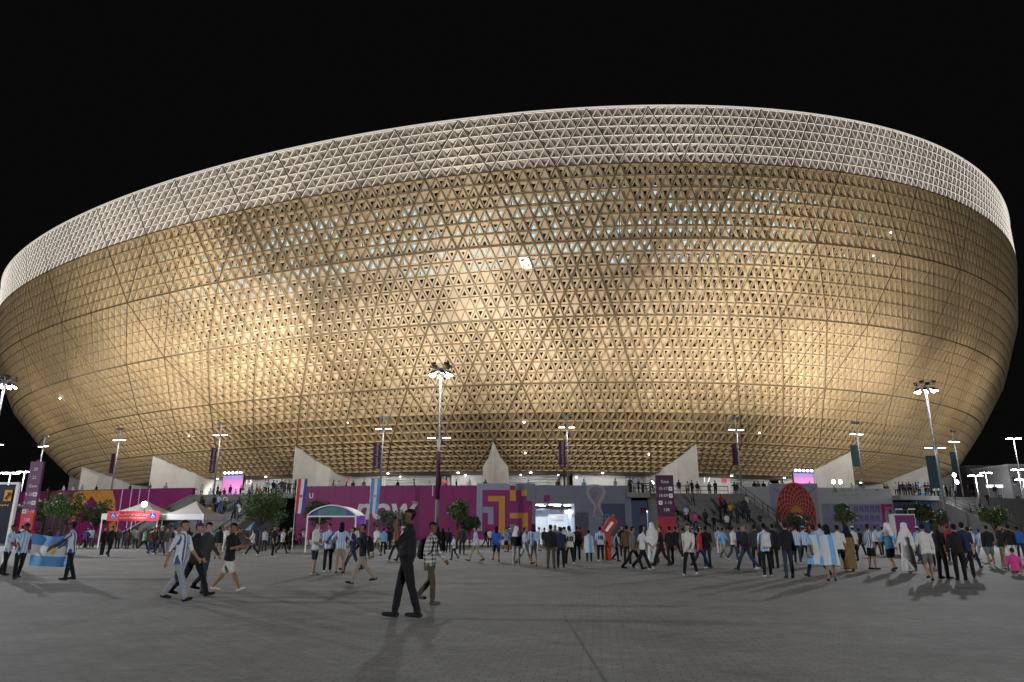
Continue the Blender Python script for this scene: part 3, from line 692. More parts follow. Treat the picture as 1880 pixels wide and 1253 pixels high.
# twin site floodlights on the terrace
for x, y, R, n_, lb in ((1529, 885, 160, 2, 'pair of white work lights on the parapet above the logo row'), (1752, 881, 172, 2, 'pair of glaring white floodlights at the end of the crowded balcony'), (926+270, 887, 160, 1, 'single white work light on the terrace behind the totem')):
    ph, z = oncyl(x, y, R); o = thing('work_light', P(ph, R, PF), lb, 'floodlight', rz=ph)
    MB().bar((0, 0, 0), (0, 0, z-PF+.2), .07).build('stand', m_dsteel, o)
    for k in range(n_):
        if x > 1700: c = ((.25*k, -.1, z-PF+.55-k*.85))
        else: c = ((k*1.15, -.1, z-PF))
        f = MB().box((c[0], c[1]+.08, c[2]), (.42, .15, .42)).build('housing', m_dsteel, o); MB().ball(c, .26, 12, sy=.5).build('lamp_glass', m_lamp, f, True)
    lamp('POINT', 'work_lamp', (.2, -.6, z-PF), 600 if x > 1700 else 400, COOL, None, .3, parent=o)
# giant screens on the terrace
for x0, y0, x1, y1, R, lb in ((411, 870, 447, 906, 150, 'glowing pink and violet screen at the head of the left stair'), (1456, 866, 1492, 890, 158, 'glowing pink screen above the rosette mural')):
    ph, z1 = oncyl((x0+x1)/2, y0, R); w = (oncyl(x1, y0, R)[0]-oncyl(x0, y0, R)[0])*R; h = z1-PF
    o = thing('video_screen', P(ph, R, PF), lb, 'screen', rz=ph)
    MB().box((0, .1, h/2), (w+.2, .2, h)).build('frame', m_dsteel, o)
    ms = emis('screen_pink', (.85, .22, .62), .95); mv = emis('screen_violet', (.42, .30, .85), .85)
    MB().box((0, -.02, h*.42), (w, .04, h*.74)).build('display', ms, o); MB().box((0, -.03, h*.86), (w, .04, h*.14)).build('display_header', mv, o)
    for k in range(5): MB().ball((-w/2+w*(k+.5)/5, -.2, h+.12), .16, 8).build('top_lamp', m_lampw, o)
    MB().bar((-w/2-.3, -.1, h+.12), (w/2+.3, -.1, h+.12), .1).build('truss', m_steel, o)
    lamp('POINT', 'screen_light', (0, -1.2, h*.5), 350, (1, .45, .8), None, .8, parent=o)
# far grey blocks at the right
m_blk = mat('far_block', (.16, .16, .165), .8, noise=.1, nscale=.1); m_win = mat('far_window', (.05, .05, .06), .3)
for x0, x1, y0, Y, lb in ((1773, 1828, 858, 175, 'low grey building lit by street lamps past the stadium'), (1850, 1905, 856, 150, 'pale grey building at the edge past the street lamps')):
    a = onY(x0, y0, Y); b = onY(x1, y0, Y); o = thing('far_building', ((a.x+b.x)/2, Y+6, 0), lb, 'building'); w = b.x-a.x
    MB().box((0, 0, a.z/2), (w, 12, a.z)).build('wall', m_blk, o); MB().box((0, 0, a.z+.2), (w+.4, 12.4, .4)).build('roof', m_conc2, o)
    for k in range(4):
        for r in range(3):
            f = MB().box((-w/2+w*(k+.5)/4, -6.02, 4+r*4), (w*.13, .06, 1.4)).build('window', m_win, o); MB().box((-w/2+w*(k+.5)/4, -6.08, 3.2+r*4), (w*.15, .15, .1)).build('sill', m_conc, f)
s_ = onY(1826, 893, 120); o = thing('lit_canopy', (s_.x, s_.y, 0), 'small violet-white lit kiosk beyond the far stair', 'kiosk')
MB().box((0, 0, s_.z), (2.6, .5, .5)).build('fascia', emis('kiosk_light', (.8, .72, 1), 1.6), o)
for s in (-1, 1): MB().bar((s*1.2, 0, 0), (s*1.2, 0, s_.z-.2), .12).build('leg', m_steel, o)
# ================================================================== TREES
def leaf_mat(nm, c):
    m = mat(nm, c, .6, noise=.35, nscale=3, island=.35); return m
m_leaf = [leaf_mat('leaf_green', (.060, .105, .022)), leaf_mat('leaf_dark', (.040, .062, .022)), leaf_mat('leaf_grey', (.085, .085, .065))]
m_bark = mat('bark', (.09, .065, .045), .9, noise=.3, nscale=6, bump=.5)
def tree(x, y, Y, w, h, trunk, mi, label, name='tree', dens=1.0):
    """x,y: pixel of the crown's middle, Y depth, crown w x h metres"""
    c = onY(x, y, Y); r = np.random.default_rng(int(x*7+y)); o = thing(name, (c.x, c.y, 0), label, 'tree' if trunk else 'shrub')
    w *= 1.15; h *= 1.12; cz = c.z if trunk else h*.5
    t = MB(); t.tube([(0, 0, 0), (.05, .02, cz*.45), (-.04, 0, cz*.95)], [.10, .075, .05], 8)
    limbs = []
    for k in range(9):
        a = r.uniform(0, 2*pi); z0 = cz*.45+r.uniform(0, .4)*h*.6; e = Vector((cos(a)*w*.36*r.uniform(.5, 1), sin(a)*w*.36*r.uniform(.5, 1), cz+r.uniform(-.25, .42)*h))
        t.tube([(0, 0, max(.1, z0)), (e.x*.5, e.y*.5, (z0+e.z)*.5+.08), e], [.04, .028, .012], 5); limbs.append(e)
    t.build('trunk', m_bark, o, True)
    lf = MB(); cl = [np.array(e) for e in limbs]+[np.array((r.normal(0, w*.2), r.normal(0, w*.2), cz+r.normal(0, h*.2))) for _ in range(14)]
    for c_ in cl:
        rad = r.uniform(.16, .30)*min(w, h)
        for _ in range(int(190*dens)):
            d = r.normal(size=3); d /= np.linalg.norm(d); p = c_+d*rad*r.uniform(.2, 1.15)**.6*np.array([1.15, 1.15, .9])
            q = ((p[0]/(w*.5))**2+(p[1]/(w*.5))**2+((p[2]-cz)/(h*.5))**2)
            if q > 1.0+r.uniform(0, .5) or p[2] < .05: continue
            u = r.normal(size=3); u /= np.linalg.norm(u); v = np.cross(u, d); v /= (np.linalg.norm(v)+1e-6); s = r.uniform(.06, .12)
            lf.add([p-u*s, p+v*s*.55, p+u*s, p-v*s*.55], [(0, 1, 2, 3)])
    lf.build('crown', m_leaf[mi], o); return o
tree(125, 932, 66, 3.2, 2.5, 1, 0, 'small bushy green tree beside the left totem'); tree(180, 940, 68, 3.2, 2.2, 1, 1, 'small dark tree in front of the orange arch mural')
tree(62, 940, 72, 2.6, 2.2, 1, 1, 'small dim tree behind the dark arrow sign'); tree(483, 931, 52, 3.2, 2.5, 1, 0, 'round green tree in front of the left stair')
tree(720, 957, 64, 3.0, 1.8, 1, 2, 'greyish leafless-looking shrub tree under the white lettering'); tree(840, 937, 62, 1.7, 1.7, 1, 0, 'small round-headed tree before the plain purple wall')
tree(862, 962, 66, 1.7, 1.5, 1, 1, 'low dark shrub tree beside the maze mural'); tree(585, 945, 68, 2.4, 2.4, 1, 1, 'dark shrub tree behind the arched gate tent')
tree(1548, 944, 62, 2.0, 1.4, 1, 0, 'small round green tree before the violet mural'); tree(1462, 958, 66, 2.4, 1.4, 1, 2, 'thin brownish shrub tree before the rosette mural')
tree(1685, 944, 62, 2.2, 1.8, 1, 1, 'dark shrub tree behind the magenta billboard'); tree(1718, 952, 66, 2.0, 1.4, 1, 2, 'thin shrub before the bright blue circle')
tree(1822, 947, 70, 2.6, 1.7, 1, 0, 'spreading green tree at the foot of the far stair'); tree(305, 952, 78, 2.4, 2.2, 1, 1, 'dark tree behind the white canopy tents')
# ================================================================== TENTS, SIGNS, FLAGS
m_tent = mat('tent_fabric', (.62, .60, .55), .7, noise=.06, nscale=2)
def canopy(x0, x1, Y, label, dep=4.5):
    a = onY(x0, 953, Y); b = onY(x1, 953, Y); w = b.x-a.x; o = thing('canopy_tent', ((a.x+b.x)/2, Y+dep/2, 0), label, 'tent', 'white canopy tents')
    ez, pz, vz = 2.45, 4.15, 2.95; hx, hy = w/2, dep/2
    roof = MB(); n = 8; rings = []
    for k in range(n+1):
        t = k/n; s = 1-t; z = vz+(pz-vz)*(t**1.5); rings.append([(-hx*s, -hy*s, z), (hx*s, -hy*s, z), (hx*s, hy*s, z), (-hx*s, hy*s, z)])
    for k in range(n):
        for q in range(4): roof.add([rings[k][q], rings[k][(q+1) % 4], rings[k+1][(q+1) % 4], rings[k+1][q]], [(0, 1, 2, 3)])
    roof.build('roof', m_tent, o)
    for q, (cx_, cy_, sx_, sy_) in enumerate(((0, -hy, w, .03), (0, hy, w, .03), (-hx, 0, .03, dep), (hx, 0, .03, dep))):
        MB().box((cx_, cy_, (ez+vz)/2), (sx_, sy_, vz-ez)).build('valance', m_white, o)
    for sx_ in (-1, 1):
        for sy_ in (-1, 1): MB().bar((sx_*(hx-.05), sy_*(hy-.05), 0), (sx_*(hx-.05), sy_*(hy-.05), vz), .08).build('leg', m_white, o)
    return o, w
tA, wA = canopy(186, 290, 62, 'white canopy tent carrying the red accessibility banner', 5)
tB, wB = canopy(297, 374, 62.4, 'white canopy tent with plain valance beside the bannered tent')
# red accessibility banner
a = onY(196, 953, 61.85); b = onY(292, 953, 61.85); bw = b.x-a.x
bn = thing('tent_banner', ((a.x+b.x)/2, 61.85, 2.3), 'red banner with two blue wheelchair symbols across the canopy tent', 'banner')
m_rb = mat('banner_red', (.66, .045, .06), .6)
MB().box((0, 0, .45), (bw, .05, .85)).build('cloth', m_rb, bn)
for s in (-1, 1):
    sq = MB().box((s*(bw/2-.55), -.035, .48), (.5, .03, .5)).build('symbol_panel', mat('symbol_blue', (.03, .07, .32), .5), bn); cx_ = s*(bw/2-.55)
    wc = MB(); wc.tube([(cx_+.12*cos(t), -.06, .40+.12*sin(t)) for t in np.linspace(.6, 5.2, 12)], .018, 5); wc.bar((cx_-.03, -.06, .62), (cx_-.03, -.06, .46), .04); wc.bar((cx_-.03, -.06, .46), (cx_+.1, -.06, .46), .035); wc.bar((cx_+.1, -.06, .46), (cx_+.16, -.06, .32), .035); wc.ball((cx_-.03, -.06, .68), .035, 8)
    wc.build('wheelchair_symbol', m_white, sq)
for s, sz, z in (('خدمة مساعدة التنقل للجمهور', .24, .6), ('Spectator Mobility Assistance', .2, .3)):
    vs, fs = text2d(s, sz)
    if vs: me = bpy.data.meshes.new('banner_lettering'); me.from_pydata([(v.x, -.03, z+v.y) for v in vs], [], fs); me.materials.append(m_white); link('banner_lettering', me, bn)
# lamp hung between the tents
lp = onY(265, 926, 61); o = thing('tent_lamp', lp, 'glaring white lamp hung on the canopy tent roof', 'lamp'); MB().ball((0, 0, 0), .22, 10).build('bulb', m_lamp, o, True)
MB().bar((0, 0, -.2), (0, .3, -.75), .05).build('stem', m_dsteel, o); lamp('POINT', 'tent_light', (0, -.35, .2), 220, COOL, None, .2, parent=o)
# arched gate tent
a = onY(563, 975, 52); b = onY(652, 975, 52); gw = b.x-a.x; g_ = thing('gate_tent', ((a.x+b.x)/2, 52, 0), 'arched gate tent with teal front and white curved roof', 'tent')
gd = 3.2; ez = onY(600, 947, 52).z; tz = onY(600, 929, 52).z; n = 14
arc = [(-gw/2+gw*k/n, ez+(tz-ez)*sin(pi*k/n)**.75) for k in range(n+1)]
MB().add([(x, 0, z) for x, z in arc]+[(x, .06, z) for x, z in arc], [tuple(range(n+1)), tuple(range(2*n+1, n, -1)), (0, n+1, 2*n+1, n)]).build('front_panel', mat('gate_teal', (.09, .20, .23), .6, noise=.2, nscale=1.5), g_)
for s in (-1, 1): MB().add([(s*gw/2, -.02, ez), (s*gw*.30, -.02, ez), (s*gw*.30, -.02, ez+(tz-ez)*.72), (s*gw*.42, -.02, ez+(tz-ez)*.35)], [(0, 1, 2, 3)]).build('violet_corner', mat('gate_violet', (.10, .08, .28), .6), g_)
rf = MB()
for k in range(n): rf.add([(arc[k][0], -.1, arc[k][1]+.05), (arc[k+1][0], -.1, arc[k+1][1]+.05), (arc[k+1][0], gd, arc[k+1][1]+.05), (arc[k][0], gd, arc[k][1]+.05)], [(0, 1, 2, 3)])
rf.build('roof', m_white, g_); MB().box((0, -.06, ez-.06), (gw+.1, .1, .1)).build('beam', m_white, g_)
MB().tube([(x, -.1, z+.03) for x, z in arc], .05, 6).build('arch_trim', m_white, g_)
for s in (-1, 1):
    for y in (0, gd): MB().bar((s*gw/2, y, 0), (s*gw/2, y, ez), .09).build('leg', m_white, g_)
MB().box((gw/2, gd/2, ez-.3), (.04, gd, .55)).build('side_valance', mat('valance_violet', (.14, .03, .42), .5, emit=(.3, .08, .9), es=.12), g_)
# hanging flags on poles
def hflag(x0, x1, y0, y1, Y, cols, label, emblem=None):
    a = onY(x0, y0, Y); b = onY(x1, y0, Y); z0 = onY(x0, y1, Y).z; w = b.x-a.x; o = thing('vertical_flag', (a.x-.06, Y, 0), label, 'flag')
    MB().lathe([(.05, 0), (.045, a.z+.1)], n=8).build('pole', m_steel, o); MB().bar((0, 0, a.z+.02), (w+.1, 0, a.z+.02), .03).build('arm', m_steel, o)
    n = 7
    for k, c in enumerate(cols):
        mb = MB(); rows = 12
        for r in range(rows+1):
            z = a.z+(z0-a.z)*r/rows; t = r/rows
            for s in (0, 1): 
                x = .06+w*(k+s)/3-.12*t*t; mb.v.append((x, .07*sin(t*7+x*4)*t, z))
        for r in range(rows): mb.f.append((2*r, 2*r+1, 2*r+3, 2*r+2)); mb.m.append(0)
        mb.build('stripe', c, o, True)
    if emblem is not None: MB().ball((.06+w/2-.04, -.06, (a.z+z0)/2), .13, 10, sy=.12).build('emblem', emblem, o)
m_fb = mat('flag_blue', (.10, .28, .58), .7, noise=.1, nscale=2); m_fw = mat('flag_white', (.62, .62, .64), .7, noise=.1, nscale=2)
hflag(548, 565, 880, 943, 56, [mat('flag_red', (.55, .03, .04), .7), m_fw, mat('flag_navy', (.03, .07, .28), .7)], 'vertical red, white and blue flag on a pole', mat('checker_red', (.5, .1, .1), .7))
hflag(683, 699, 880, 943, 58, [m_fb, m_fw, m_fb], 'vertical light blue and white flag before the lettering', mat('sun_gold', (.6, .4, .08), .6))
# wayfinding totems
def totem(xl, xr, ytop, Y, label, txts, ic=True):
    a = onY(xl, ytop, Y); b = onY(xr, ytop, Y); w = b.x-a.x; h = a.z; o = thing('wayfinding_totem', ((a.x+b.x)/2, Y, 0), label, 'sign totem')
    MB().box((0, 0, h*.72), (w, .25, h*.56)).build('upper_panel', m_purple2, o); MB().box((0, .001, h*.22), (w-.004, .25, h*.44)).build('lower_panel', m_red, o)
    m_tw = emis('totem_white', (.8, .75, .8), .35)
    for k, (s, sd) in enumerate(txts):
        z = h*(.91-.095*k)
        vs, fs = text2d(s, .34); me = bpy.data.meshes.new('sign_lettering'); me.from_pydata([(v.x-.18*sd, -.135, z+v.y) for v in vs], [], fs); me.materials.append(m_tw); link('sign_lettering', me, o)
        if sd and ic:
            f = MB().box((sd*w*.30, -.13, z), (.3, .02, .32)).build('arrow_tile', m_tw, o); cx_ = sd*w*.30
            MB().add([(cx_-.08, -.15, z-.05), (cx_+.08, -.15, z-.05), (cx_, -.15, z+.1)], [(0, 1, 2)]).build('arrow', m_purple2, f)
    # round swirl on the red foot
    sw = MB(); cz = h*.2
    sw.tube([(.30*cos(t)*(1-.03*t), -.14, cz+.32*sin(t)*(1-.03*t)) for t in np.linspace(2.6, 6.9, 14)], [.02+.10*sin(pi*k/13) for k in range(14)], 6)
    sw.build('swirl_mark', mat('swirl_violet', (.20, .06, .16), .6), o)
    sw = MB().tube([(.30*cos(t), -.142, cz+.32*sin(t)) for t in np.linspace(-.3, .9, 8)], [.02+.07*sin(pi*k/7) for k in range(8)], 6).build('swirl_mark', m_orange, o)
totem(1203, 1235, 873, 58, 'tall purple and red wayfinding totem at the foot of the central stair', [('Gate', 0), ('10-17', 1), ('18-09', 1), ('1-15', -1), ('128', 0)])
totem(59, 82, 848, 55, 'tall purple and red wayfinding totem beside the dark arrow sign', [('20', 0), ('22', 0), ('Gate', 0), ('9-28', 1), ('1-18', 1), ('7-10', -1), ('128', 0)])
# dark arrow sign with pale frame at the left edge
a = onY(-28, 889, 34); b = onY(31, 889, 34); w = b.x-a.x; h = a.z; o = thing('direction_sign', ((a.x+b.x)/2, 34, 0), 'dark direction sign in pale frame with orange arrow tile', 'sign')
MB().box((0, .06, h/2+.45), (w, .1, h-1.0)).build('panel', mat('sign_navy', (.012, .016, .035), .4), o)
for s in (-1, 1): MB().box((s*(w/2+.06), .05, h/2), (.12, .16, h)).build('frame_post', m_white, o)
MB().box((0, .05, h+.03), (w+.24, .16, .1)).build('frame_top', m_white, o)
f = MB().box((w*.30, -.01, h-.55), (.36, .03, .52)).build('arrow_tile', m_orange, o); ar = MB(); cx_ = w*.30
ar.bar((cx_-.1, -.04, h-.72), (cx_+.08, -.04, h-.42), .05); ar.bar((cx_+.08, -.04, h-.42), (cx_-.04, -.04, h-.42), .045); ar.bar((cx_+.08, -.04, h-.42), (cx_+.07, -.04, h-.56), .045); ar.build('arrow', m_dsteel, f)
for k in range(5): MB().box((w*.02+k*.13, -.01, h-1.02+.02*(k % 2)), (.09, .02, .07)).build('sign_mark', m_orange, o)
# magenta billboard with two lamps
a = onY(1640, 944, 47); b = onY(1678, 944, 47); w = b.x-a.x; h = a.z; o = thing('billboard', ((a.x+b.x)/2, 47, 0), 'magenta billboard with red star under two small lamps', 'billboard', rz=-.12)
MB().box((0, .35, h/2), (w, .7, h)).build('body', m_conc, o); MB().box((.02, -.02, h/2), (w-.15, .03, h-.15)).build('poster', mat('poster_purple', (.16, .015, .13), .6), o)
st = [(.0 + (.5 if k % 2 == 0 else .2)*cos(pi/2+k*pi/5), h*.52+(.62 if k % 2 == 0 else .25)*sin(pi/2+k*pi/5)) for k in range(10)]
MB().add([(x, -.05, z) for x, z in st], [tuple(range(10))]).build('poster_star', mat('star_red', (.42, .02, .06), .6), o)
for s in (-1, 1):
    MB().tube([(s*.4, .3, h), (s*.4, .3, h+.25), (s*.4, -.3, h+.32)], .025, 6).build('lamp_arm', m_steel, o); MB().box((s*.4, -.35, h+.3), (.4, .14, .06)).build('lamp_head', m_white, o)
# red standee with slanted head
a = onY(1117, 1030, 1.5*FPX/ (1030-975)*.98); a = onground(1117, 1029); o = thing('red_standee', a, 'red standing sign with slanted rounded head and white bar', 'sign', rz=0)
MB().box((.0, 0, .72), (.32, .14, 1.44)).build('stem', mat('standee_red', (.40, .025, .012), .6), o)
q = Matrix.Rotation(R_(38), 3, 'Y'); hd = MB(); outl = [(.26*cos(t)+0, .55*(1 if sin(t) > 0 else -1)+.2*sin(t)) for t in np.linspace(0, 2*pi, 24, endpoint=False)]
hd.add([Vector((0.1, -.09, 1.72))+q@Vector((x, 0, z*.72)) for x, z in outl]+[Vector((.1, .09, 1.72))+q@Vector((x, 0, z*.72)) for x, z in outl], [tuple(range(24)), tuple(range(47, 23, -1))]+[(i, i+24, (i+1) % 24+24, (i+1) % 24) for i in range(24)]); hb = hd.build('head', M['standee_red'], o)
MB().box(Vector((.1, -.1, 1.72)), (.15, .03, .6), mtx=q).build('white_bar', m_white, hb)
# small blue pop-up tents in the crowd
a = onground(463, 1004); o = thing('popup_tent', a, 'small blue pop-up tent in the crowd by the left stair', 'tent')
MB().lathe([(.9, 1.55), (.5, 1.95), (.06, 2.35)], n=4).build('roof', mat('tent_blue', (.05, .16, .34), .6), o)
for k in range(4): MB().bar((.8*cos(k*pi/2), .8*sin(k*pi/2), 0), (.8*cos(k*pi/2), .8*sin(k*pi/2), 1.6), .05).build('leg', m_steel, o)
# ================================================================== PEOPLE
def rotx(a): return Matrix.Rotation(a, 3, 'X')
def person_mesh(key, p, vox=.02, shorts=False, robe=False):
    """one continuous body, facing -Y, feet at z=0; slots: 0 skin 1 top 2 bottom 3 shoes 4 hair 5 lower leg 6 forearm"""
    mb = MB(); segs = []
    def cone(a, b, r0, r1, lab, n=10, flat=None):
        a, b = Vector(a), Vector(b); mb.tube([a, a.lerp(b, .33), a.lerp(b, .66), b], [r0, r0*.67+r1*.33+.004, r0*.33+r1*.67+.002, r1], n); mb.ball(a, r0*.99, 10); mb.ball(b, r1*.99, 10)
        segs.append((a, b, (r0+r1)/2, lab))
    def D(sw, ab=0, sd=1): return (Matrix.Rotation(-ab*sd, 3, 'Y')@rotx(-sw))@Vector((0, 0, -1))    # limb direction: swing forward (-Y) and out
    hip = Vector((0, 0, .93)); lean = p.get('lean', 0)
    L = rotx(lean)                                            # lean forward
    def T(x, y, z): return hip+L@Vector((x, y, z))
    # legs
    feet = []
    for sd, th, kn in ((-1, p['lt'], p['lk']), (1, p['rt'], p['rk'])):
        h0 = hip+Vector((sd*.09, 0, -.03)); th, kn = R_(th), R_(kn)
        k_ = h0+D(th, R_(p.get('spread', 3)), sd)*.42; a_ = k_+D(th-kn, R_(1), sd)*.42
        if shorts: cone(h0, h0.lerp(k_, .82), .098, .088, 2); cone(h0.lerp(k_, .7), k_, .062, .052, 5); cone(k_, a_, .056, .036, 5); mb.ball(k_.lerp(a_, .3)+Vector((0, .012, 0)), .054, 8, sz=1.5)
        else: cone(h0, k_, .092, .068, 2); cone(k_, a_, .068, .055, 5)
        fd = rotx(-(th-kn)*.55-(.25 if th-kn < -.25 else 0))@Vector((0, -1, 0)); fd = Vector((fd.x+sd*.08, fd.y, fd.z)).normalized()
        he = a_+Vector((0, .02, -.045)); to = he+fd*.20
        mb.tube([he-fd*.055, he, he+fd*.1, to, to+fd*.03], [.030, .045, .042, .034, .018], 8); segs.append((he-fd*.05, to+fd*.03, .045, 3)); feet.append(min(he.z, to.z)-.042)
    # trunk: pelvis to shoulders
    gx = p.get('girth', 1)
    rings = [(-.10, .135, .10), (-.02, .165, .115), (.08, .160*gx, .112*gx), (.20, .150*gx, .110*gx), (.33, .168, .118), (.44, .182, .112), (.50, .172, .095), (.545, .105, .07)]
    vs = []; n = 16
    for z, w, d_ in rings: vs += [T(w*cos(2*pi*k/n), d_*sin(2*pi*k/n)+(.012 if z > .3 else 0), z) for k in range(n)]
    mb.add(vs, [(i*n+k, i*n+(k+1) % n, (i+1)*n+(k+1) % n, (i+1)*n+k) for i in range(len(rings)-1) for k in range(n)]+[tuple(range(n-1, -1, -1)), tuple((len(rings)-1)*n+k for k in range(n))])
    hem = -.13 if p.get('hem', 1) else 0
    segs += [(T(0, 0, hem+.06), T(0, 0, .48), .155, 1), (T(-.12, 0, .47), T(.12, 0, .47), .09, 1)]
    if not shorts or hem > -.1: segs.append((T(0, 0, -.2), T(0, 0, hem+.0), .12, 2))
    # head
    hp, hy = R_(p.get('hp', 0)), R_(p.get('hy', 0)); HM = Matrix.Rotation(hy, 3, 'Z')@rotx(hp)
    nk = T(0, .012, .53); hc = nk+Vector((0, -.015-.06*sin(lean), .19)); 
    cone(nk, hc-Vector((0, 0, .07)), .058, .052, 0)
    def Hd(x, y, z): return hc+HM@Vector((x, y, z))
    prof_h = [(-.115, .028, .035, -.045), (-.10, .045, .055, -.035), (-.07, .060, .078, -.018), (-.03, .069, .090, -.004), (.02, .075, .098, .002), (.06, .074, .098, .006), (.09, .062, .082, .008), (.112, .038, .05, .008), (.12, .012, .02, .008)]
    vs = []; n = 14
    for z, w, d_, oy in prof_h: vs += [Hd(w*cos(2*pi*k/n), oy+d_*sin(2*pi*k/n), z) for k in range(n)]
    mb.add(vs, [(i*n+k, i*n+(k+1) % n, (i+1)*n+(k+1) % n, (i+1)*n+k) for i in range(len(prof_h)-1) for k in range(n)]+[tuple(range(n-1, -1, -1)), tuple((len(prof_h)-1)*n+k for k in range(n))])
    mb.tube([Hd(0, -.09, .03), Hd(0, -.108, -.008), Hd(0, -.095, -.02)], [.010, .017, .010], 6)                  # nose
    mb.tube([Hd(-.02, -.088, -.055), Hd(.02, -.088, -.055)], [.008, .008], 5)                                    # mouth
    for s in (-1, 1): mb.ball(Hd(s*.077, .01, -.005), .024, 8, sx=.45, sz=1.25)                                   # ears
    mb.ball(Hd(0, .018, .042), .093, 12, sx=.90, sy=1.03, sz=.93)                                                 # hair cap
    # arms
    for sd, sw, el, ab in ((-1, p['ls'], p['le'], p.get('la', 8)), (1, p['rs'], p['re'], p.get('ra', 8))):
        s0 = T(sd*.185, .01, .465); e_ = s0+L@D(R_(sw), R_(ab), sd)*.29
        fdir = L@D(R_(sw+el), R_(ab*.4 - p.get('cross', 0)), sd); w_ = e_+fdir*.25
        lo = p.get('long', 0); cone(s0, e_, .058, .050+.004*lo, 1); cone(e_, w_, .043+.008*lo, .030+.008*lo, 6)
        hd = fdir.normalized(); sx = Vector((0, -1, 0)) if abs(hd.y) < .7 else Vector((0, 0, 1)); lat_ = (sx-hd*sx.dot(hd)).normalized(); pn = hd.cross(lat_)
        palm = w_+hd*.05; mb.tube([w_, palm, w_+hd*.095], [.027, .036, .030], 8); segs.append((w_, w_+hd*.18, .032, 0))
        for q, off in enumerate((-.03, -.01, .01, .03)):
            b0 = w_+hd*.085+lat_*off; b1 = b0+hd*(.045, .05, .048, .036)[q]+pn*.010*sd; b2 = b1+hd*.02+pn*.022*sd; mb.tube([b0, b1, b2], [.0095, .009, .008], 6)
        t0 = w_+hd*.03+lat_*.03; mb.tube([t0, t0+hd*.035+lat_*.022, t0+hd*.06+lat_*.018], [.011, .010, .008], 6)
    if robe:
        vs = []; n = 18; rb = [(-.86, .27, .23), (-.5, .235, .20), (-.1, .205, .165), (.15, .195, .15), (.35, .19, .135), (.46, .18, .11)]
        for z, w, d_ in rb: vs += [hip+Vector((w*(1+.05*sin(5*2*pi*k/n+z*3)*(z < 0))*cos(2*pi*k/n), d_*sin(2*pi*k/n)-.0, z)) for k in range(n)]
        mb.add(vs, [(i*n+k, i*n+(k+1) % n, (i+1)*n+(k+1) % n, (i+1)*n+k) for i in range(len(rb)-1) for k in range(n)]+[tuple(range(n-1, -1, -1)), tuple((len(rb)-1)*n+k for k in range(n))])
        segs = [(s[0], s[1], s[2], 1 if s[3] in (2, 5) else s[3]) for s in segs]; segs.append((hip+Vector((0, 0, -.84)), hip+Vector((0, 0, .4)), .2, 1))
    ob = bpy.data.objects.new('tmp', mb.mesh('tmp', m_white)); COL.objects.link(ob)
    r = ob.modifiers.new('r', 'REMESH'); r.mode = 'VOXEL'; r.voxel_size = vox
    s_ = ob.modifiers.new('s', 'SMOOTH'); s_.iterations = 3; s_.factor = .5
    if vox > .012: d_ = ob.modifiers.new('d', 'DECIMATE'); d_.ratio = .55
    else: d_ = ob.modifiers.new('d', 'DECIMATE'); d_.ratio = .4
    dg = bpy.context.evaluated_depsgraph_get(); me = bpy.data.meshes.new_from_object(ob.evaluated_get(dg)); bpy.data.objects.remove(ob)
    me.name = 'person_'+key; nf = len(me.polygons); cc = np.empty(nf*3); me.polygons.foreach_get('center', cc); cc = cc.reshape(-1, 3)
    best = np.full(nf, 1e9); lab = np.zeros(nf, np.int32); fp = np.full(nf, 0.)
    for a, b, rad, l_ in segs:
        a, b = np.array(a), np.array(b); ab = b-a; t = np.clip(((cc-a)@ab)/(ab@ab), 0, 1); dd = np.linalg.norm(cc-(a+t[:, None]*ab), axis=1)-rad
        m_ = dd < best; best[m_] = dd[m_]; lab[m_] = l_
    if not robe and p['lt'] < 60:                              # a straight hem round the hips
        zl = ((cc-np.array(hip))@np.array(L))[:, 2]; rad_ = np.hypot(cc[:, 0], cc[:, 1]-hip.y) < .24; hemz = -.10
        lab[(lab == 1) & (zl < hemz)] = 2; lab[(lab == 2) & (zl >= hemz) & rad_] = 1
    HI = np.array(HM.inverted()); lc = (cc-np.array(hc))@HI.T
    hd_ = np.linalg.norm(lc/np.array([.1, .13, .15]), axis=1) < 1; lab[hd_ & (lc[:, 2] > -.13)] = 0
    hair = hd_ & ((lc[:, 2] > .055) | ((lc[:, 1] > .012+.25*np.maximum(0, -lc[:, 2])) & (lc[:, 2] > -.075) & (np.abs(lc[:, 0]) < .078)))
    hair |= hd_ & (lc[:, 1] > .055) & (lc[:, 2] > -.08)
    eye = hd_ & (lc[:, 1] < -.06) & (np.abs(lc[:, 2]-.018) < .010) & (np.abs(np.abs(lc[:, 0])-.032) < .014)
    lab[hair | eye] = 4
    if vox < .012:                                            # cloth folds
        from mathutils import noise as nz
        nv = len(me.vertices); sl = np.zeros(nv, bool); lv = np.empty(len(me.loops), np.int32); me.loops.foreach_get('vertex_index', lv); ls_ = np.empty(nf, np.int32); me.polygons.foreach_get('loop_total', ls_)
        okf = np.isin(lab, [1, 2, 5]+([6] if p.get('long') else [])); sl[lv[np.repeat(okf, ls_)]] = True
        co = np.empty(nv*3); no = np.empty(nv*3); me.vertices.foreach_get('co', co); me.vertices.foreach_get('normal', no); co = co.reshape(-1, 3); no = no.reshape(-1, 3)
        for i_ in np.nonzero(sl)[0]:
            x_, y_, z_ = co[i_]; co[i_] += no[i_]*(nz.noise((x_*9, y_*9, z_*15))*.011+nz.noise((x_*22+5, y_*22, z_*30))*.006)
        me.vertices.foreach_set('co', co.ravel())
    me.materials.clear()
    for q in range(7): me.materials.append(m_white)
    me.polygons.foreach_set('material_index', lab); me.polygons.foreach_set('use_smooth', [True]*nf)
    zmin = min(v.co.z for v in me.vertices); me.transform(Matrix.Translation((0, 0, -zmin))); me.update()
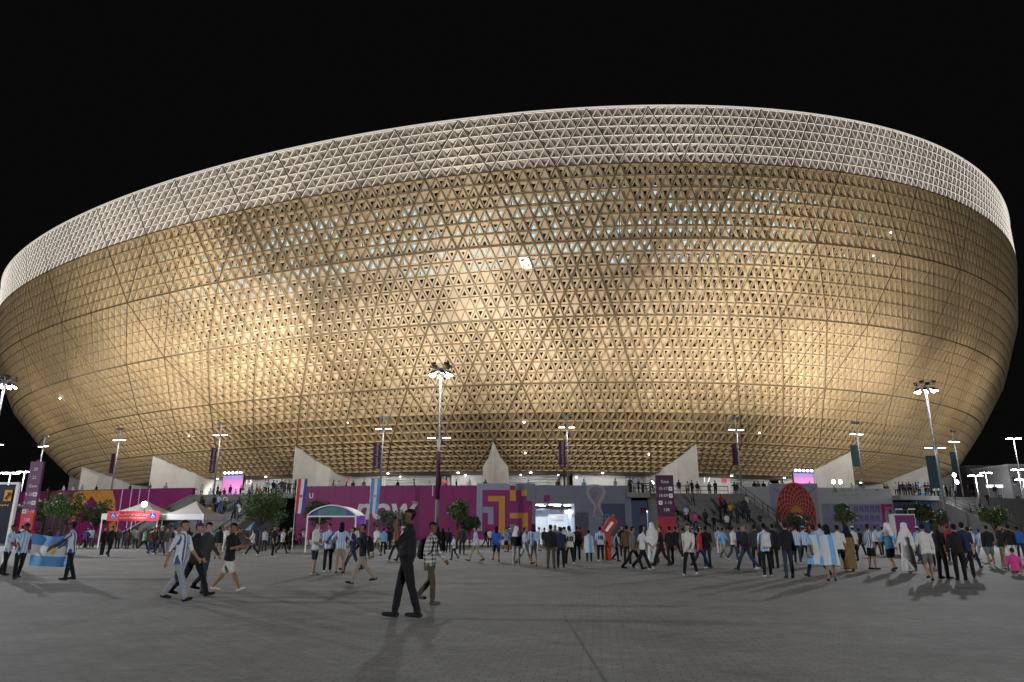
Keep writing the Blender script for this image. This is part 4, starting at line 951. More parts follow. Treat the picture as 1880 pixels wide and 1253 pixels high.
    INFO[key] = dict(hc=(hc.x, hc.y, hc.z-zmin), HM=HM.copy(), sh=hip.z-zmin+.46, lean=lean, hand={})
    return me
INFO = {}; PM = {}
S = dict
POSES = {
 'stand': S(lt=2, lk=2, rt=-3, rk=2, ls=-3, le=12, rs=4, re=14),
 'standb': S(lt=6, lk=8, rt=-4, rk=0, ls=5, le=70, rs=-5, re=10, hp=8, hy=15),
 'phone': S(lt=3, lk=3, rt=-4, rk=3, ls=-5, le=12, rs=38, re=88, hp=4),
 'akimbo': S(lt=1, lk=1, rt=-1, rk=1, ls=8, le=75, rs=-12, re=85, la=32, ra=34, cross=.6),
 'walka': S(lt=26, lk=6, rt=-18, rk=22, ls=-22, le=12, rs=24, re=22, lean=.05),
 'walkb': S(lt=-20, lk=26, rt=24, rk=4, ls=24, le=24, rs=-20, re=10, lean=.05),
 'walkc': S(lt=14, lk=12, rt=-8, rk=36, ls=-10, le=15, rs=16, re=30, lean=.04, hp=10),
 'wide': S(lt=32, lk=2, rt=-26, rk=14, ls=20, le=85, rs=30, re=80, lean=.06, hp=12),
 'climb': S(lt=48, lk=62, rt=-4, rk=6, ls=-18, le=20, rs=26, re=25, lean=.12),
 'sit': S(lt=84, lk=8, rt=88, rk=14, ls=18, le=30, rs=14, re=40, lean=.25, spread=14),
 'hold': S(lt=8, lk=4, rt=-12, rk=8, ls=40, le=20, rs=48, re=14, lean=.12, la=16, ra=16),
 'photo': S(lt=13, lk=4, rt=-11, rk=5, ls=38, le=134, rs=44, re=130, lean=-.03, hp=-2, cross=.25, girth=1.3),
}
def pm(pose, shorts=False, robe=False, fine=False, long=False):
    k = pose+('_s' if shorts else '')+('_r' if robe else '')+('_f' if fine else '')+('_l' if long else '')
    if k not in PM: q = dict(POSES[pose]); q['long'] = long; PM[k] = person_mesh(k, q, .0105 if fine else .021, shorts, robe)
    return k, PM[k]
# ---- clothing materials
def cloth(nm, c, kind=None):
    nm = 'cloth_'+nm
    if nm in M: return M[nm]
    m = mat(nm, c, .85, noise=.18, nscale=5, bump=.5, spec=.2)
    if kind:
        n = m.node_tree.nodes; l = m.node_tree.links; b = n['Principled BSDF']; tc = n.new('ShaderNodeTexCoord'); sp = n.new('ShaderNodeSeparateXYZ'); l.new(tc.outputs['Object'], sp.inputs[0])
        def sinn(sock, fr, off):
            a = n.new('ShaderNodeMath'); a.operation = 'MULTIPLY_ADD'; a.inputs[1].default_value = fr; a.inputs[2].default_value = off; l.new(sock, a.inputs[0])
            s_ = n.new('ShaderNodeMath'); s_.operation = 'SINE'; l.new(a.outputs[0], s_.inputs[0]); g_ = n.new('ShaderNodeMath'); g_.operation = 'GREATER_THAN'; g_.inputs[1].default_value = 0; l.new(s_.outputs[0], g_.inputs[0]); return g_.outputs[0]
        mx = n.new('ShaderNodeMix'); mx.data_type = 'RGBA'; mx.inputs[6].default_value = (*c, 1); mx.inputs[7].default_value = (*kind[1], 1)
        if kind[0] == 'stripe':
            ay = n.new('ShaderNodeMath'); ay.operation = 'MULTIPLY_ADD'; ay.inputs[1].default_value = .35; l.new(sp.outputs['Y'], ay.inputs[0]); l.new(sp.outputs['X'], ay.inputs[2])
            l.new(sinn(ay.outputs[0], 66, kind[2]), mx.inputs[0])
        elif kind[0] == 'plaid':
            a, b2 = sinn(sp.outputs['X'], 70, 0), sinn(sp.outputs['Z'], 70, 0); mu = n.new('ShaderNodeMath'); mu.operation = 'ADD'; l.new(a, mu.inputs[0]); l.new(b2, mu.inputs[1]); mm = n.new('ShaderNodeMath'); mm.operation = 'MULTIPLY'; mm.inputs[1].default_value = .5; l.new(mu.outputs[0], mm.inputs[0]); l.new(mm.outputs[0], mx.inputs[0])
        l.new(mx.outputs[2], b.inputs['Base Color'])
    return m
TOPS = {'arg': ('light blue and white striped shirt', cloth('arg', (.62, .63, .66), ('stripe', (.20, .42, .72), 1.57)), 0), 'argd': ('white shirt with dark blue stripes', cloth('argd', (.62, .63, .66), ('stripe', (.06, .10, .24), 1.57)), 0), 'white': ('white T-shirt', cloth('white', (.62, .61, .59)), 0),
 'black': ('black T-shirt', cloth('black', (.014, .014, .016)), 0), 'hood': ('black hooded jacket', cloth('hood', (.018, .018, .02)), 1), 'navy': ('navy T-shirt', cloth('navy', (.022, .032, .075)), 0), 'grey': ('grey jacket', cloth('grey', (.13, .125, .12)), 1), 'dgrey': ('dark grey pullover', cloth('dgrey', (.04, .042, .04)), 1),
 'lblue': ('light blue shirt', cloth('lblue', (.16, .40, .66)), 0), 'purple': ('purple top', cloth('purple', (.085, .03, .16)), 1), 'yellow': ('yellow top', cloth('yellow', (.55, .38, .03)), 0), 'red': ('red top', cloth('red', (.40, .03, .03)), 0), 'pink': ('pink top', cloth('pink', (.62, .06, .26)), 0),
 'mint': ('mint green top', cloth('mint', (.26, .55, .42)), 0), 'brown': ('brown jacket', cloth('brown', (.12, .065, .03)), 1), 'plaid': ('black and white checked shirt', cloth('plaid', (.03, .03, .03), ('plaid', (.5, .5, .48))), 1), 'sweat': ('white sweatshirt', cloth('sweat', (.60, .57, .52)), 1), 'blue': ('blue top', cloth('blue', (.03, .12, .45)), 0), 'gold': ('golden brown robe', cloth('gold', (.20, .13, .05)), 1), 'olive': ('olive shirt', cloth('olive', (.09, .09, .04)), 0)}
BOTS = {'black': ('black trousers', cloth('bblack', (.012, .012, .013))), 'jeans': ('blue jeans', cloth('bjeans', (.032, .046, .08))), 'ljeans': ('pale grey jeans', cloth('bljeans', (.30, .32, .36))), 'beige': ('beige trousers', cloth('bbeige', (.30, .25, .18))), 'grey': ('grey trousers', cloth('bgrey', (.15, .15, .15))), 'white': ('white trousers', cloth('bwhite', (.60, .60, .58))), 'navy': ('navy trousers', cloth('bnavy', (.02, .03, .06))), 'brown': ('brown trousers', cloth('bbrown', (.075, .06, .04)))}
SKIN = [cloth('skin%d' % k, c) for k, c in enumerate([(.36, .20, .12), (.28, .145, .08), (.17, .085, .045), (.42, .26, .18)])]
HAIR = [cloth('hair%d' % k, c) for k, c in enumerate([(.010, .008, .007), (.02, .013, .009), (.05, .03, .018)])]
SHOE = [cloth('shoe%d' % k, c) for k, c in enumerate([(.02, .02, .02), (.55, .55, .55), (.10, .09, .08)])]
ROBES = {'thobe': ('long white robe', cloth('thobe', (.66, .65, .63))), 'abaya': ('long black robe', cloth('abaya', (.012, .012, .013))), 'grobe': ('long golden brown robe', TOPS['gold'][1])}
m_flagc = cloth('flagcape', (.60, .61, .63), ('stripe', (.18, .42, .72), 0))
for n_ in m_flagc.node_tree.nodes:
    if n_.type == 'MATH' and n_.operation == 'MULTIPLY_ADD' and abs(n_.inputs[1].default_value-66) < .1: n_.inputs[1].default_value = 16; n_.inputs[2].default_value = -1.57+3.14
def child(par, nm, mb, m, smooth=True): return mb.build(nm, m, par, smooth)
CH = {}
def cached(par, nm, key, fn, m):
    if key not in CH: CH[key] = fn().mesh(nm, m_white, True)
    o = link(nm, CH[key], par); o.material_slots[0].link = 'OBJECT'; o.material_slots[0].material = m; return o
def add_cap(o, k, m, brim=True):
    i = INFO[k]; hc = Vector(i['hc']); HM = i['HM']
    def f():
        mb = MB(); n = 14; vs = []
        for z, w in ((.045, .096), (.085, .092), (.115, .07), (.132, .03), (.136, .004)): vs += [hc+HM@Vector((w*.93*cos(2*pi*q/n), .012+w*1.1*sin(2*pi*q/n), z)) for q in range(n)]
        mb.add(vs, [(a*n+q, a*n+(q+1) % n, (a+1)*n+(q+1) % n, (a+1)*n+q) for a in range(4) for q in range(n)])
        if brim: mb.add([hc+HM@Vector(v) for v in ((-.07, -.07, .052), (.07, -.07, .052), (.055, -.165, .04), (-.055, -.165, .04), (-.07, -.07, .062), (.07, -.07, .062), (.055, -.165, .05), (-.055, -.165, .05))], [(3, 2, 1, 0), (4, 5, 6, 7), (0, 1, 5, 4), (1, 2, 6, 5), (2, 3, 7, 6), (3, 0, 4, 7)])
        return mb
    return cached(o, 'cap', ('cap', k, brim), f, m)
def add_hair(o, k, m, lenz=.34):
    i = INFO[k]; hc = Vector(i['hc'])
    def f():
        mb = MB(); n = 12; vs = []; R = ((.10, .045, .05), (.05, .092, .09), (-.03, .098, .085), (-.12, .10, .07), (-lenz*.7, .105, .055), (-lenz, .07, .03))
        for z, w, d_ in R: vs += [hc+Vector((w*cos(2*pi*q/n), .045+(.02 if z < -.05 else 0)+d_*sin(2*pi*q/n), z)) for q in range(n)]
        mb.add(vs, [(a*n+q, a*n+(q+1) % n, (a+1)*n+(q+1) % n, (a+1)*n+q) for a in range(len(R)-1) for q in range(n)]+[tuple(range(n-1, -1, -1)), tuple((len(R)-1)*n+q for q in range(n))]); return mb
    return cached(o, 'long_hair', ('hair', k, lenz), f, m)
def add_veil(o, k, m): 
    i = INFO[k]; hc = Vector(i['hc'])
    def f():
        mb = MB(); n = 16; vs = []; R = ((.135, .03, .03), (.11, .085, .09), (.04, .108, .112), (-.06, .115, .11), (-.17, .17, .125), (-.36, .225, .135))
        for z, w, d_ in R:
            for q in range(n+1):
                a = -pi/2+.55*(z < .1)+(2*pi-1.1*(z < .1))*q/n; vs.append(hc+Vector((w*cos(a), .02+d_*sin(a), z)))
        mb.add(vs, [(a*(n+1)+q, a*(n+1)+q+1, (a+1)*(n+1)+q+1, (a+1)*(n+1)+q) for a in range(len(R)-1) for q in range(n)]); return mb
    return cached(o, 'head_scarf', ('veil', k), f, m)
def add_pack(o, k, m):
    i = INFO[k]
    def f():
        mb = MB(); n = 12; vs = []; z0 = i['sh']
        for z, w, d_, oy in ((.02, .06, .03, .15), (-.02, .13, .07, .18), (-.2, .15, .10, .20), (-.38, .155, .11, .21), (-.44, .12, .07, .19)): vs += [Vector((w*cos(2*pi*q/n), oy+.03+d_*sin(2*pi*q/n)+.0, z0+z)) for q in range(n)]
        mb.add(vs, [(a*n+q, a*n+(q+1) % n, (a+1)*n+(q+1) % n, (a+1)*n+q) for a in range(4) for q in range(n)]+[tuple(range(n-1, -1, -1)), tuple(4*n+q for q in range(n))])
        for s in (-1, 1): mb.tube([(s*.11, .14, z0), (s*.12, 0, z0+.06), (s*.12, -.13, z0-.08), (s*.15, -.06, z0-.3), (s*.13, .14, z0-.36)], .018, 6)
        return mb
    return cached(o, 'backpack', ('pack', k), f, m)
def add_cape(o, k, m, ln=.95):
    i = INFO[k]
    def f():
        mb = MB(); n = 20; rows = 10; z0 = i['sh']+.05
        for lay in (0, 1):
            vs = []
            for r in range(rows+1):
                t = r/rows; w = .22+.10*t-.015*lay; d_ = .17+.10*t-.015*lay
                for q in range(n+1):
                    a = -.35+(pi+.7)*q/n; fold = 1+.06*sin(a*9+t*3)*t; vs.append(Vector((w*fold*cos(a), .0+d_*fold*sin(a), z0-ln*t-.03*abs(cos(a)))))
            mb.add(vs, [(a*(n+1)+q, a*(n+1)+q+1, (a+1)*(n+1)+q+1, (a+1)*(n+1)+q) for a in range(rows) for q in range(n)])
        return mb
    return cached(o, 'flag_cape', ('cape', k, ln), f, m)
def back_number(o, k, txt, m):
    i = INFO[k]; vs, fs = text2d(txt, .30, 0, .012); me = bpy.data.meshes.new('back_number')
    me.from_pydata([(-v.x, .165+.005-abs(v.x)*.25, i['sh']-.20+v.y) for v in vs], [], fs); me.materials.append(m); link('back_number', me, o)
ZONES = [(-99, 'by the dark arrow sign'), (45, 'behind the held-up flag'), (150, 'left of the canopy tents'), (195, 'under the canopy tents'), (380, 'between the tents and the left stair'), (500, 'before the red, white and blue flag'), (560, 'before the arched gate tent'), (680, 'before the white lettering'), (800, 'before the plain purple wall'), (880, 'before the maze mural'), (980, 'before the lit entrance'), (1060, 'by the red standee'), (1135, 'before the trophy emblem wall'), (1200, 'by the central totem'), (1245, 'at the foot of the totem stair'), (1400, 'before the rosette mural'), (1505, 'before the violet mural'), (1630, 'by the magenta billboard'), (1700, 'before the blue circle'), (1760, 'before the relief wall'), (1830, 'before the far stair')]
def zone(x):
    z = ZONES[0][1]
    for a, s in ZONES:
        if x >= a: z = s
    return z
ACT = {'stand': 'standing', 'standb': 'looking down', 'phone': 'holding up a phone', 'akimbo': 'hands on hips', 'walka': 'striding', 'walkb': 'walking', 'walkc': 'strolling', 'wide': 'striding', 'climb': 'climbing', 'sit': 'sitting', 'hold': 'holding cloth', 'photo': 'taking a photo'}
SEEN = {}
def person(loc, face, pose, top, bot, where, h=1.75, skin=0, hair=0, shoe=0, shorts=False, robe=None, extras=(), fine=False, group=None, label=None):
    """face: degrees, 0 towards the camera, 90 to the right, -90 left, 180 away"""
    long = bool(robe) or (top in TOPS and TOPS[top][2] == 1)
    k, me = pm(pose, shorts, bool(robe), fine, long)
    o = bpy.data.objects.new('person', me); COL.objects.link(o); o.location = loc; o.rotation_euler = (0, 0, R_(face)); s = h/1.75
    o.scale = (s*(1+.06*math.sin(loc[0]*13)), s*(1+.06*math.sin(loc[1]*17)), s)
    sk = SKIN[skin]; tm = ROBES[robe][1] if robe else TOPS[top][1]; bm = ROBES[robe][1] if robe else BOTS[bot][1]
    ms = [sk, tm, bm, SHOE[shoe], HAIR[hair], sk if shorts else bm, tm if long else sk]
    for q, m in enumerate(ms): o.material_slots[q].link = 'OBJECT'; o.material_slots[q].material = m
    ex = []
    for e in extras:
        if e[0] == 'cap': add_cap(o, k, TOPS[e[1]][1]); ex.append(TOPS[e[1]][0].split(' ')[0]+' cap')
        elif e[0] == 'hair': add_hair(o, k, HAIR[hair]); ex.append('long hair')
        elif e[0] == 'veil': add_veil(o, k, ROBES[e[1]][1]); ex.append(('white' if e[1] == 'thobe' else 'black')+' headscarf')
        elif e[0] == 'pack': add_pack(o, k, TOPS[e[1]][1]); ex.append('backpack')
        elif e[0] == 'cape': add_cape(o, k, m_flagc); ex.append('flag as a cape')
        elif e[0] == 'num': back_number(o, k, e[1], TOPS['black'][1]); ex.append('number '+e[1])
    if not label:
        w = ROBES[robe][0] if robe else TOPS[top][0]+', '+(BOTS[bot][0].replace('trousers', 'shorts').replace('jeans', 'denim shorts') if shorts else BOTS[bot][0])
        label = 'person in '+w+(', '+' and '.join(ex) if ex else '')+' '+ACT[pose]+' '+where
        ws = label.split()
        if len(ws) > 16: label = 'person in '+w.split(',')[0]+(', '+ex[0] if ex else '')+' '+ACT[pose]+' '+where
    SEEN.setdefault(label, []).append(o); tag(o, label, 'person', group or 'people '+where); return o
def gp(x, y): return onground(x, y)
# ---------------------------------------------------------------- foreground figures
m1 = person(gp(743, 1135), -78, 'photo', 'black', 'black', 'x', 1.86, 2, 0, 0, fine=True, label='person in black T-shirt and trousers taking a photo with raised hands', group='people strolling in the foreground')
k = [q for q in PM if PM[q] is m1.data][0]; add_hair
MB().box(Vector(INFO[k]['hc'])+Vector((0, -.17, -.01)), (.14, .07, .09)).build('camera', m_dsteel, m1)
m2 = person(gp(789, 1110), 75, 'walkc', 'plaid', 'brown', 'x', 1.66, 2, 0, 2, fine=True, extras=(('pack', 'black'),), label='person in checked shirt with black backpack walking behind the photographer', group='people strolling in the foreground')
person(gp(321, 1104), 80, 'walka', 'argd', 'ljeans', 'x', 1.76, 0, 0, 0, fine=True, label='person in blue-striped white shirt and pale jeans striding past', group='people strolling in the foreground')
person(gp(350, 1096), 85, 'walkb', 'hood', 'black', 'x', 1.70, 0, 0, 0, extras=(('cap', 'purple'),), fine=True, label='person in black hooded jacket with dark purple cap walking in a group', group='people strolling in the foreground')
person(gp(369, 1090), 80, 'walkc', 'dgrey', 'jeans', 'x', 1.68, 3, 0, 0, fine=True, label='person in dark grey pullover and blue jeans walking head down', group='people strolling in the foreground')
person(gp(415, 1086), 78, 'wide', 'black', 'white', 'x', 1.78, 1, 0, 1, shorts=True, fine=True, label='person in black T-shirt, white shorts and white shoes striding', group='people strolling in the foreground')
person(gp(663, 1072), -70, 'walkb', 'hood', 'beige', 'x', 1.72, 1, 0, 0, extras=(('pack', 'black'),), label='person in black jacket and beige trousers walking, backpack on', group='people strolling in the foreground')
# the flag holders
person(gp(6, 1057), 95, 'hold', 'arg', 'black', 'x', 1.68, 2, 0, 0, extras=(), label='person in striped shirt bending forward beside the dark arrow sign', group='people holding the flag')
person(gp(30, 1064), 60, 'hold', 'arg', 'black', 'x', 1.70, 2, 0, 0, extras=(('cap', 'black'),), label='person in striped shirt and black cap holding the flag by the arrow sign', group='people holding the flag')
person(gp(122, 1066), -80, 'hold', 'argd', 'black', 'x', 1.74, 2, 0, 0, extras=(('cap', 'black'),), label='person in white shirt and black cap holding the flag\'s other end', group='people holding the flag')
fa = gp(46, 1065); za = 1.5
fl = thing('held_flag', (fa.x, fa.y-.1, 0), 'light blue and white striped flag with sun held up by two people', 'flag')
fw = (gp(121, 1066)-fa).x; Yf = fa.y-.1; zt = onY(85, 980, Yf).z; zb = onY(85, 1039, Yf).z
for q, m in enumerate((m_fb, m_fw, m_fb)):
    mb = MB(); n = 22
    for r in range(4):
        for c_ in range(n+1):
            u = c_/n; v = (q+r/3)/3; mb.v.append((fw*(u*.96+.02)+.03*v, .07*sin(u*9+v*2)+.05*sin(u*4), zt+(zb-zt)*v-.10*sin(pi*u)*(1-v)*.6-.06*u))
    for r in range(3):
        for c_ in range(n): a = r*(n+1)+c_; mb.f.append((a, a+1, a+n+2, a+n+1)); mb.m.append(0)
    mb.build('stripe', m, fl, True)
MB().ball((fw*.58, -.06, (zt+zb)/2-.05), .085, 14, sy=.2).build('sun_emblem', mat('sun_gold', (.6, .4, .08), .6), fl)
# ---------------------------------------------------------------- traced crowd on the plaza: x, y(feet), facing, pose, top, bottom, options
TR = [
 (102,1012,160,'stand','purple','black',{}), (152,1008,170,'walkc','purple','black',{}), (65,1012,150,'standb','hood','black',{}), (84,1014,200,'stand','black','jeans',{}), (52,1010,180,'stand','red','black',{'e':(('cap','white'),)}), (167,1005,60,'walkc','white','grey',{}), (186,1022,80,'stand','hood','black',{}), (199,1022,70,'walkc','hood','black',{}), (226,1006,180,'stand','navy','jeans',{}), (214,1008,30,'stand','dgrey','black',{}), (12,1016,120,'stand','black','black',{}), (36,1020,140,'standb','dgrey','black',{}),
 (262,1012,85,'walkb','mint','black',{}), (278,1018,80,'walka','brown','jeans',{}), (292,1020,70,'walkb','dgrey','jeans',{}), (303,1018,75,'walkc','grey','ljeans',{}), (318,1012,160,'stand','white','black',{'e':(('pack','black'),)}), (398,1026,180,'stand','hood','beige',{}), (462,1020,-80,'wide','white','black',{}), (412,1014,10,'stand','white','white',{}), (436,1012,60,'standb','brown','grey',{}), (384,1014,200,'phone','lblue','black',{}), (247,1008,180,'stand','grey','black',{}),
 (500,1023,100,'stand','black','black',{'hair':2}), (517,1017,75,'walkb','white','black',{}), (532,1011,60,'walkc','hood','black',{'e':(('cap','white'),)}), (549,1001,80,'walka','pink','black',{}), (556,1000,170,'stand','white','jeans',{}), (484,1012,170,'stand','argd','jeans',{}),
 (575,1056,80,'standb','white','navy',{'sh':1,'shoe':1}), (600,1051,20,'standb','arg','black',{'shoe':1}), (623,1053,180,'akimbo','arg','beige',{'sh':1,'e':(('hair',),)}), (646,1048,-80,'walka','navy','jeans',{}), (690,1024,-30,'walkc','white','grey',{'sh':1}), (703,1018,170,'stand','lblue','black',{}), (712,1012,190,'stand','hood','black',{}), (726,1030,-60,'walka','argd','black',{}), (738,1030,-70,'walkb','white','black',{'e':(('cap','white'),)}),
 (803,1018,170,'stand','abaya','black',{'robe':'abaya','veil':'abaya'}), (812,1014,180,'stand','abaya','black',{'robe':'abaya','veil':'abaya'}), (823,1015,180,'stand','hood','black',{}), (833,1028,-60,'walkc','arg','navy',{'h':1.25}), (848,1018,180,'stand','dgrey','black',{}), (873,1031,-85,'walka','arg','beige',{}), (891,1005,80,'walka','black','jeans',{}), (899,1003,160,'stand','white','black',{}), (911,1032,175,'walkc','blue','blue',{'sh':1,'e':(('hair',),),'bot':'jeans'}), (931,1013,70,'walkc','hood','jeans',{}), (948,1037,170,'stand','hood','white',{'e':(('veil','thobe'),)}),
 (963,1036,100,'walka','arg','white',{'sh':1}), (980,1040,180,'walkc','arg','white',{'sh':1,'e':(('hair',),)}), (1012,1044,165,'stand','hood','brown',{}), (1030,1043,175,'stand','navy','black',{'h':1.62}), (1020,1034,0,'stand','grey','grey',{}), (1046,1039,185,'walkb','white','black',{'e':(('num','10'),),'shoe':1}), (1060,1029,180,'stand','hood','black',{}), (1000,1014,170,'walkc','dgrey','grey',{'e':(('pack','black'),)}), (1036,1012,180,'stand','arg','black',{}), (1066,1010,180,'stand','red','black',{}),
 (1082,1031,180,'stand','arg','black',{'h':1.5,'e':(('cape',),)}), (1103,1031,178,'stand','arg','black',{'e':(('num','10'),)}), (1133,1031,60,'walkc','arg','black',{'h':1.45}), (1144,1022,10,'stand','black','black',{}), (1153,1040,160,'stand','brown','black',{}), (1163,1046,100,'walka','grey','black',{}), (1181,1047,100,'walkb','white','black',{'e':(('hair',),),'shoe':1}), (1200,1037,160,'stand','x','x',{'robe':'thobe','veil':'thobe','h':1.82}), (1216,1040,-100,'walka','black','black',{}), (1232,1036,190,'stand','hood','black',{}), (1243,1028,200,'walkb','hood','black',{}),
 (1268,1058,-30,'walka','sweat','black',{'shoe':1}), (1287,1044,95,'walka','red','navy',{'shoe':1}), (1300,1044,175,'stand','black','navy',{}), (1330,1026,120,'walkb','lblue','beige',{}), (1349,1031,110,'walkc','white','jeans',{}), (1373,1047,-80,'walka','hood','jeans',{'shoe':1,'e':(('cap','grey'),)}), (1410,1060,175,'stand','arg','black',{'shoe':1,'e':(('pack','white'),)}), (1391,1044,150,'stand','dgrey','black',{}), (1322,1018,170,'stand','argd','white',{}), (1360,1020,170,'stand','navy','black',{}), (1256,1022,180,'stand','grey','black',{}),
 (1450,1062,178,'stand','hood','jeans',{}), (1424,1044,180,'stand','hood','black',{}), (1466,1036,160,'stand','arg','jeans',{'shoe':1}), (1480,1034,140,'walkc','arg','black',{'shoe':1,'e':(('cap','lblue'),)}), (1502,1060,-160,'walkb','lblue','navy',{'e':(('cape',),)}), (1528,1067,170,'stand','arg','beige',{'sh':1,'e':(('cape',),('hair',)),'h':1.66}), (1546,1050,160,'walkc','white','black',{'sh':1}), (1562,1049,175,'stand','x','x',{'robe':'grobe','veil':'abaya','h':1.66}), (1582,1022,120,'walka','hood','black',{}), (1604,1046,100,'stand','argd','black',{'sh':1}), (1613,1022,100,'walkc','arg','navy',{}), (1640,1050,185,'walkc','lblue','black',{'sh':1,'e':(('veil','thobe'),)}), (1512,1038,180,'stand','arg','black',{}), (1572,1030,190,'stand','white','black',{'e':(('cap','sweat'),)}),
 (1672,1053,190,'walkc','x','x',{'robe':'thobe','veil':'thobe','h':1.76}), (1692,1030,180,'stand','lblue','lblue',{'bot':'jeans','e':(('cap','white'),)}), (1708,1067,165,'walkc','sweat','grey',{'sh':1}), (1735,1063,100,'stand','black','black',{'e':(('hair',),),'hair':2}), (1722,1040,150,'stand','white','black',{}), (1766,1066,165,'stand','hood','black',{}), (1781,1061,150,'stand','navy','black',{}), (1788,1044,120,'walka','white','navy',{}), (1806,1031,110,'walka','arg','ljeans',{'e':(('cap','blue'),)}), (1822,1041,170,'standb','hood','grey',{'sh':1,'shoe':1}), (1846,1044,60,'stand','hood','beige',{'e':(('cap','hood'),)}), (1862,1036,140,'walkc','hood','white',{}), (1877,1026,150,'stand','blue','navy',{}), (1748,1030,170,'stand','red','black',{'e':(('cap','red'),)}), (1790,1024,190,'stand','arg','black',{'e':(('cap','lblue'),)}), (1660,1022,170,'stand','black','black',{}), (1625,1018,180,'stand','white','black',{})]
for i, (x, y, fc, ps, tp, bt, op) in enumerate(TR):
    ex = list(op.get('e', ()))
    if 'veil' in op: ex.append(('veil', op['veil']))
    person(gp(x, y), fc, ps, tp if tp in TOPS else 'black', op.get('bot', bt) if op.get('bot', bt) in BOTS else 'black', zone(x), op.get('h', 1.64+.14*random.random()), random.choice([0, 0, 1, 3]), op.get('hair', random.choice([0, 0, 1])), op.get('shoe', random.choice([0, 0, 1])), bool(op.get('sh')), op.get('robe'), ex)
person(gp(1867, 1058), 150, 'sit', 'pink', 'beige', 'x', 1.5, 3, 2, 1, label='person in bright pink top sitting on the paving', shorts=True, group='people before the far stair')
# ---------------------------------------------------------------- fill of the far crowd
tops = ['hood', 'hood', 'black', 'black', 'arg', 'arg', 'arg', 'white', 'white', 'navy', 'dgrey', 'grey', 'lblue', 'purple', 'brown', 'olive', 'sweat', 'red', 'argd']; bots = ['black', 'black', 'black', 'jeans', 'jeans', 'grey', 'beige', 'navy']
poses = ['stand', 'stand', 'standb', 'walka', 'walkb', 'walkc', 'phone']
left = 0
for i in range(104):
    if left == 0:
        left = random.choice([1, 2, 3, 3, 4, 5]); k_ = random.random()
        cxp = random.uniform(20, 520) if k_ < .27 else random.uniform(520, 960) if k_ < .39 else random.uniform(960, 1420) if k_ < .62 else random.uniform(1400, 1878)
        cyp = random.uniform(1003, 1013) if cxp < 1400 else random.uniform(1003, 1021); gf = random.choice([0, 60, 90, -80, 150, 170, 180, 190, 210]); gpz = random.choice(['w', 's', 's'])
    left -= 1; x = cxp+random.uniform(-14, 14); y = cyp+random.uniform(-2, 2)
    if 555 < x < 680: y = random.uniform(1001, 1004)
    person(gp(x, y), gf+random.uniform(-40, 40)+(180 if gpz == 's' and random.random() < .35 else 0), random.choice(['walka', 'walkb', 'walkc'] if gpz == 'w' else ['stand', 'standb', 'phone', 'akimbo', 'stand']), random.choice(tops), random.choice(bots), zone(x), random.choice([random.uniform(1.56, 1.86)]*6+[random.uniform(1.1, 1.4)]), random.choice([0, 1, 2]), random.choice([0, 0, 1]), random.choice([0, 1]), random.random() < .15, None, random.choice([(), (), (), (('cap', 'white'),), (('cap', 'black'),), (('cap', 'lblue'),), (('hair',),), (('hair',),), (('pack', 'black'),), (('cape',),)]))
# ---------------------------------------------------------------- people on stairs and terrace
def onstair(x, y):
    r = ray(x, y); best = None
    for Y in np.linspace(60, 125, 1300):
        q = Vector((r.x/r.y*Y, Y, EYE+r.z/r.y*Y)); R = math.hypot(q.x, CD-q.y); e = abs(q.z-zstair(R))
        if best is None or e < best[0]: best = (e, q, R)
    q = best[1]; q.z = zstair(best[2]); return q
ST = [(1243, 962, 180, 'hood'), (1278, 972, 170, 'pink'), (1314, 925, 0, 'hood'), (1325, 938, 10, 'red'), (1323, 955, 0, 'black'), (1331, 945, 0, 'purple'), (1342, 952, 0, 'yellow'), (1355, 964, 180, 'navy'), (1375, 962, 180, 'navy'), (1312, 978, 180, 'black'), (1336, 975, 180, 'white'), (1430, 965, 0, 'brown'), (1248, 918, 20, 'white'), (1296, 966, 180, 'dgrey'),
      (385, 925, 0, 'red'), (397, 920, 180, 'olive'), (402, 925, 0, 'white'), (420, 927, 180, 'sweat'), (432, 928, 170, 'black'), (382, 957, 180, 'yellow'), (393, 951, 0, 'black'), (402, 950, 0, 'blue'), (340, 925, 0, 'dgrey'), (355, 922, 0, 'grey'), (370, 940, 180, 'hood'), (412, 938, 180, 'white'), (440, 940, 0, 'hood'), (455, 950, 180, 'arg'), (428, 955, 180, 'dgrey'), (365, 962, 0, 'black'),
      (1780, 915, 0, 'hood'), (1788, 922, 180, 'black'), (1829, 912, 0, 'hood'), (1838, 925, 0, 'dgrey'), (1800, 938, 180, 'grey'), (1815, 930, 0, 'black')]
ST += [(random.uniform(1240, 1420), random.uniform(925, 975), random.choice([0, 0, 180]), random.choice(['hood', 'black', 'dgrey', 'navy', 'grey', 'white', 'arg'])) for _ in range(12)]+[(random.uniform(350, 500), random.uniform(915, 965), random.choice([0, 180]), random.choice(['hood', 'black', 'dgrey', 'navy', 'olive', 'white', 'arg'])) for _ in range(12)]
for x, y, fc, tp in ST:
    wh = 'on the totem stair' if 1200 < x < 1500 else 'on the left stair' if x < 600 else 'on the far stair'
    person(onstair(x, y), fc+random.uniform(-25, 25), random.choice(['climb', 'walkc', 'stand']), tp, random.choice(bots), wh, random.uniform(1.62, 1.8), random.choice([0, 1, 2]), 0, random.choice([0, 1]))
def terr(x, R, wh, tp=None, fc=None, ps=None):
    ph = oncyl(x, 890, R)[0]
    person(P(ph, R, PF), random.choice([0, 20, -30, 90, 180]) if fc is None else fc, ps or random.choice(['stand', 'standb', 'phone', 'walkc']), tp or random.choice(tops), random.choice(bots), wh, random.uniform(1.6, 1.82), random.choice([0, 1, 2]), 0, 0)
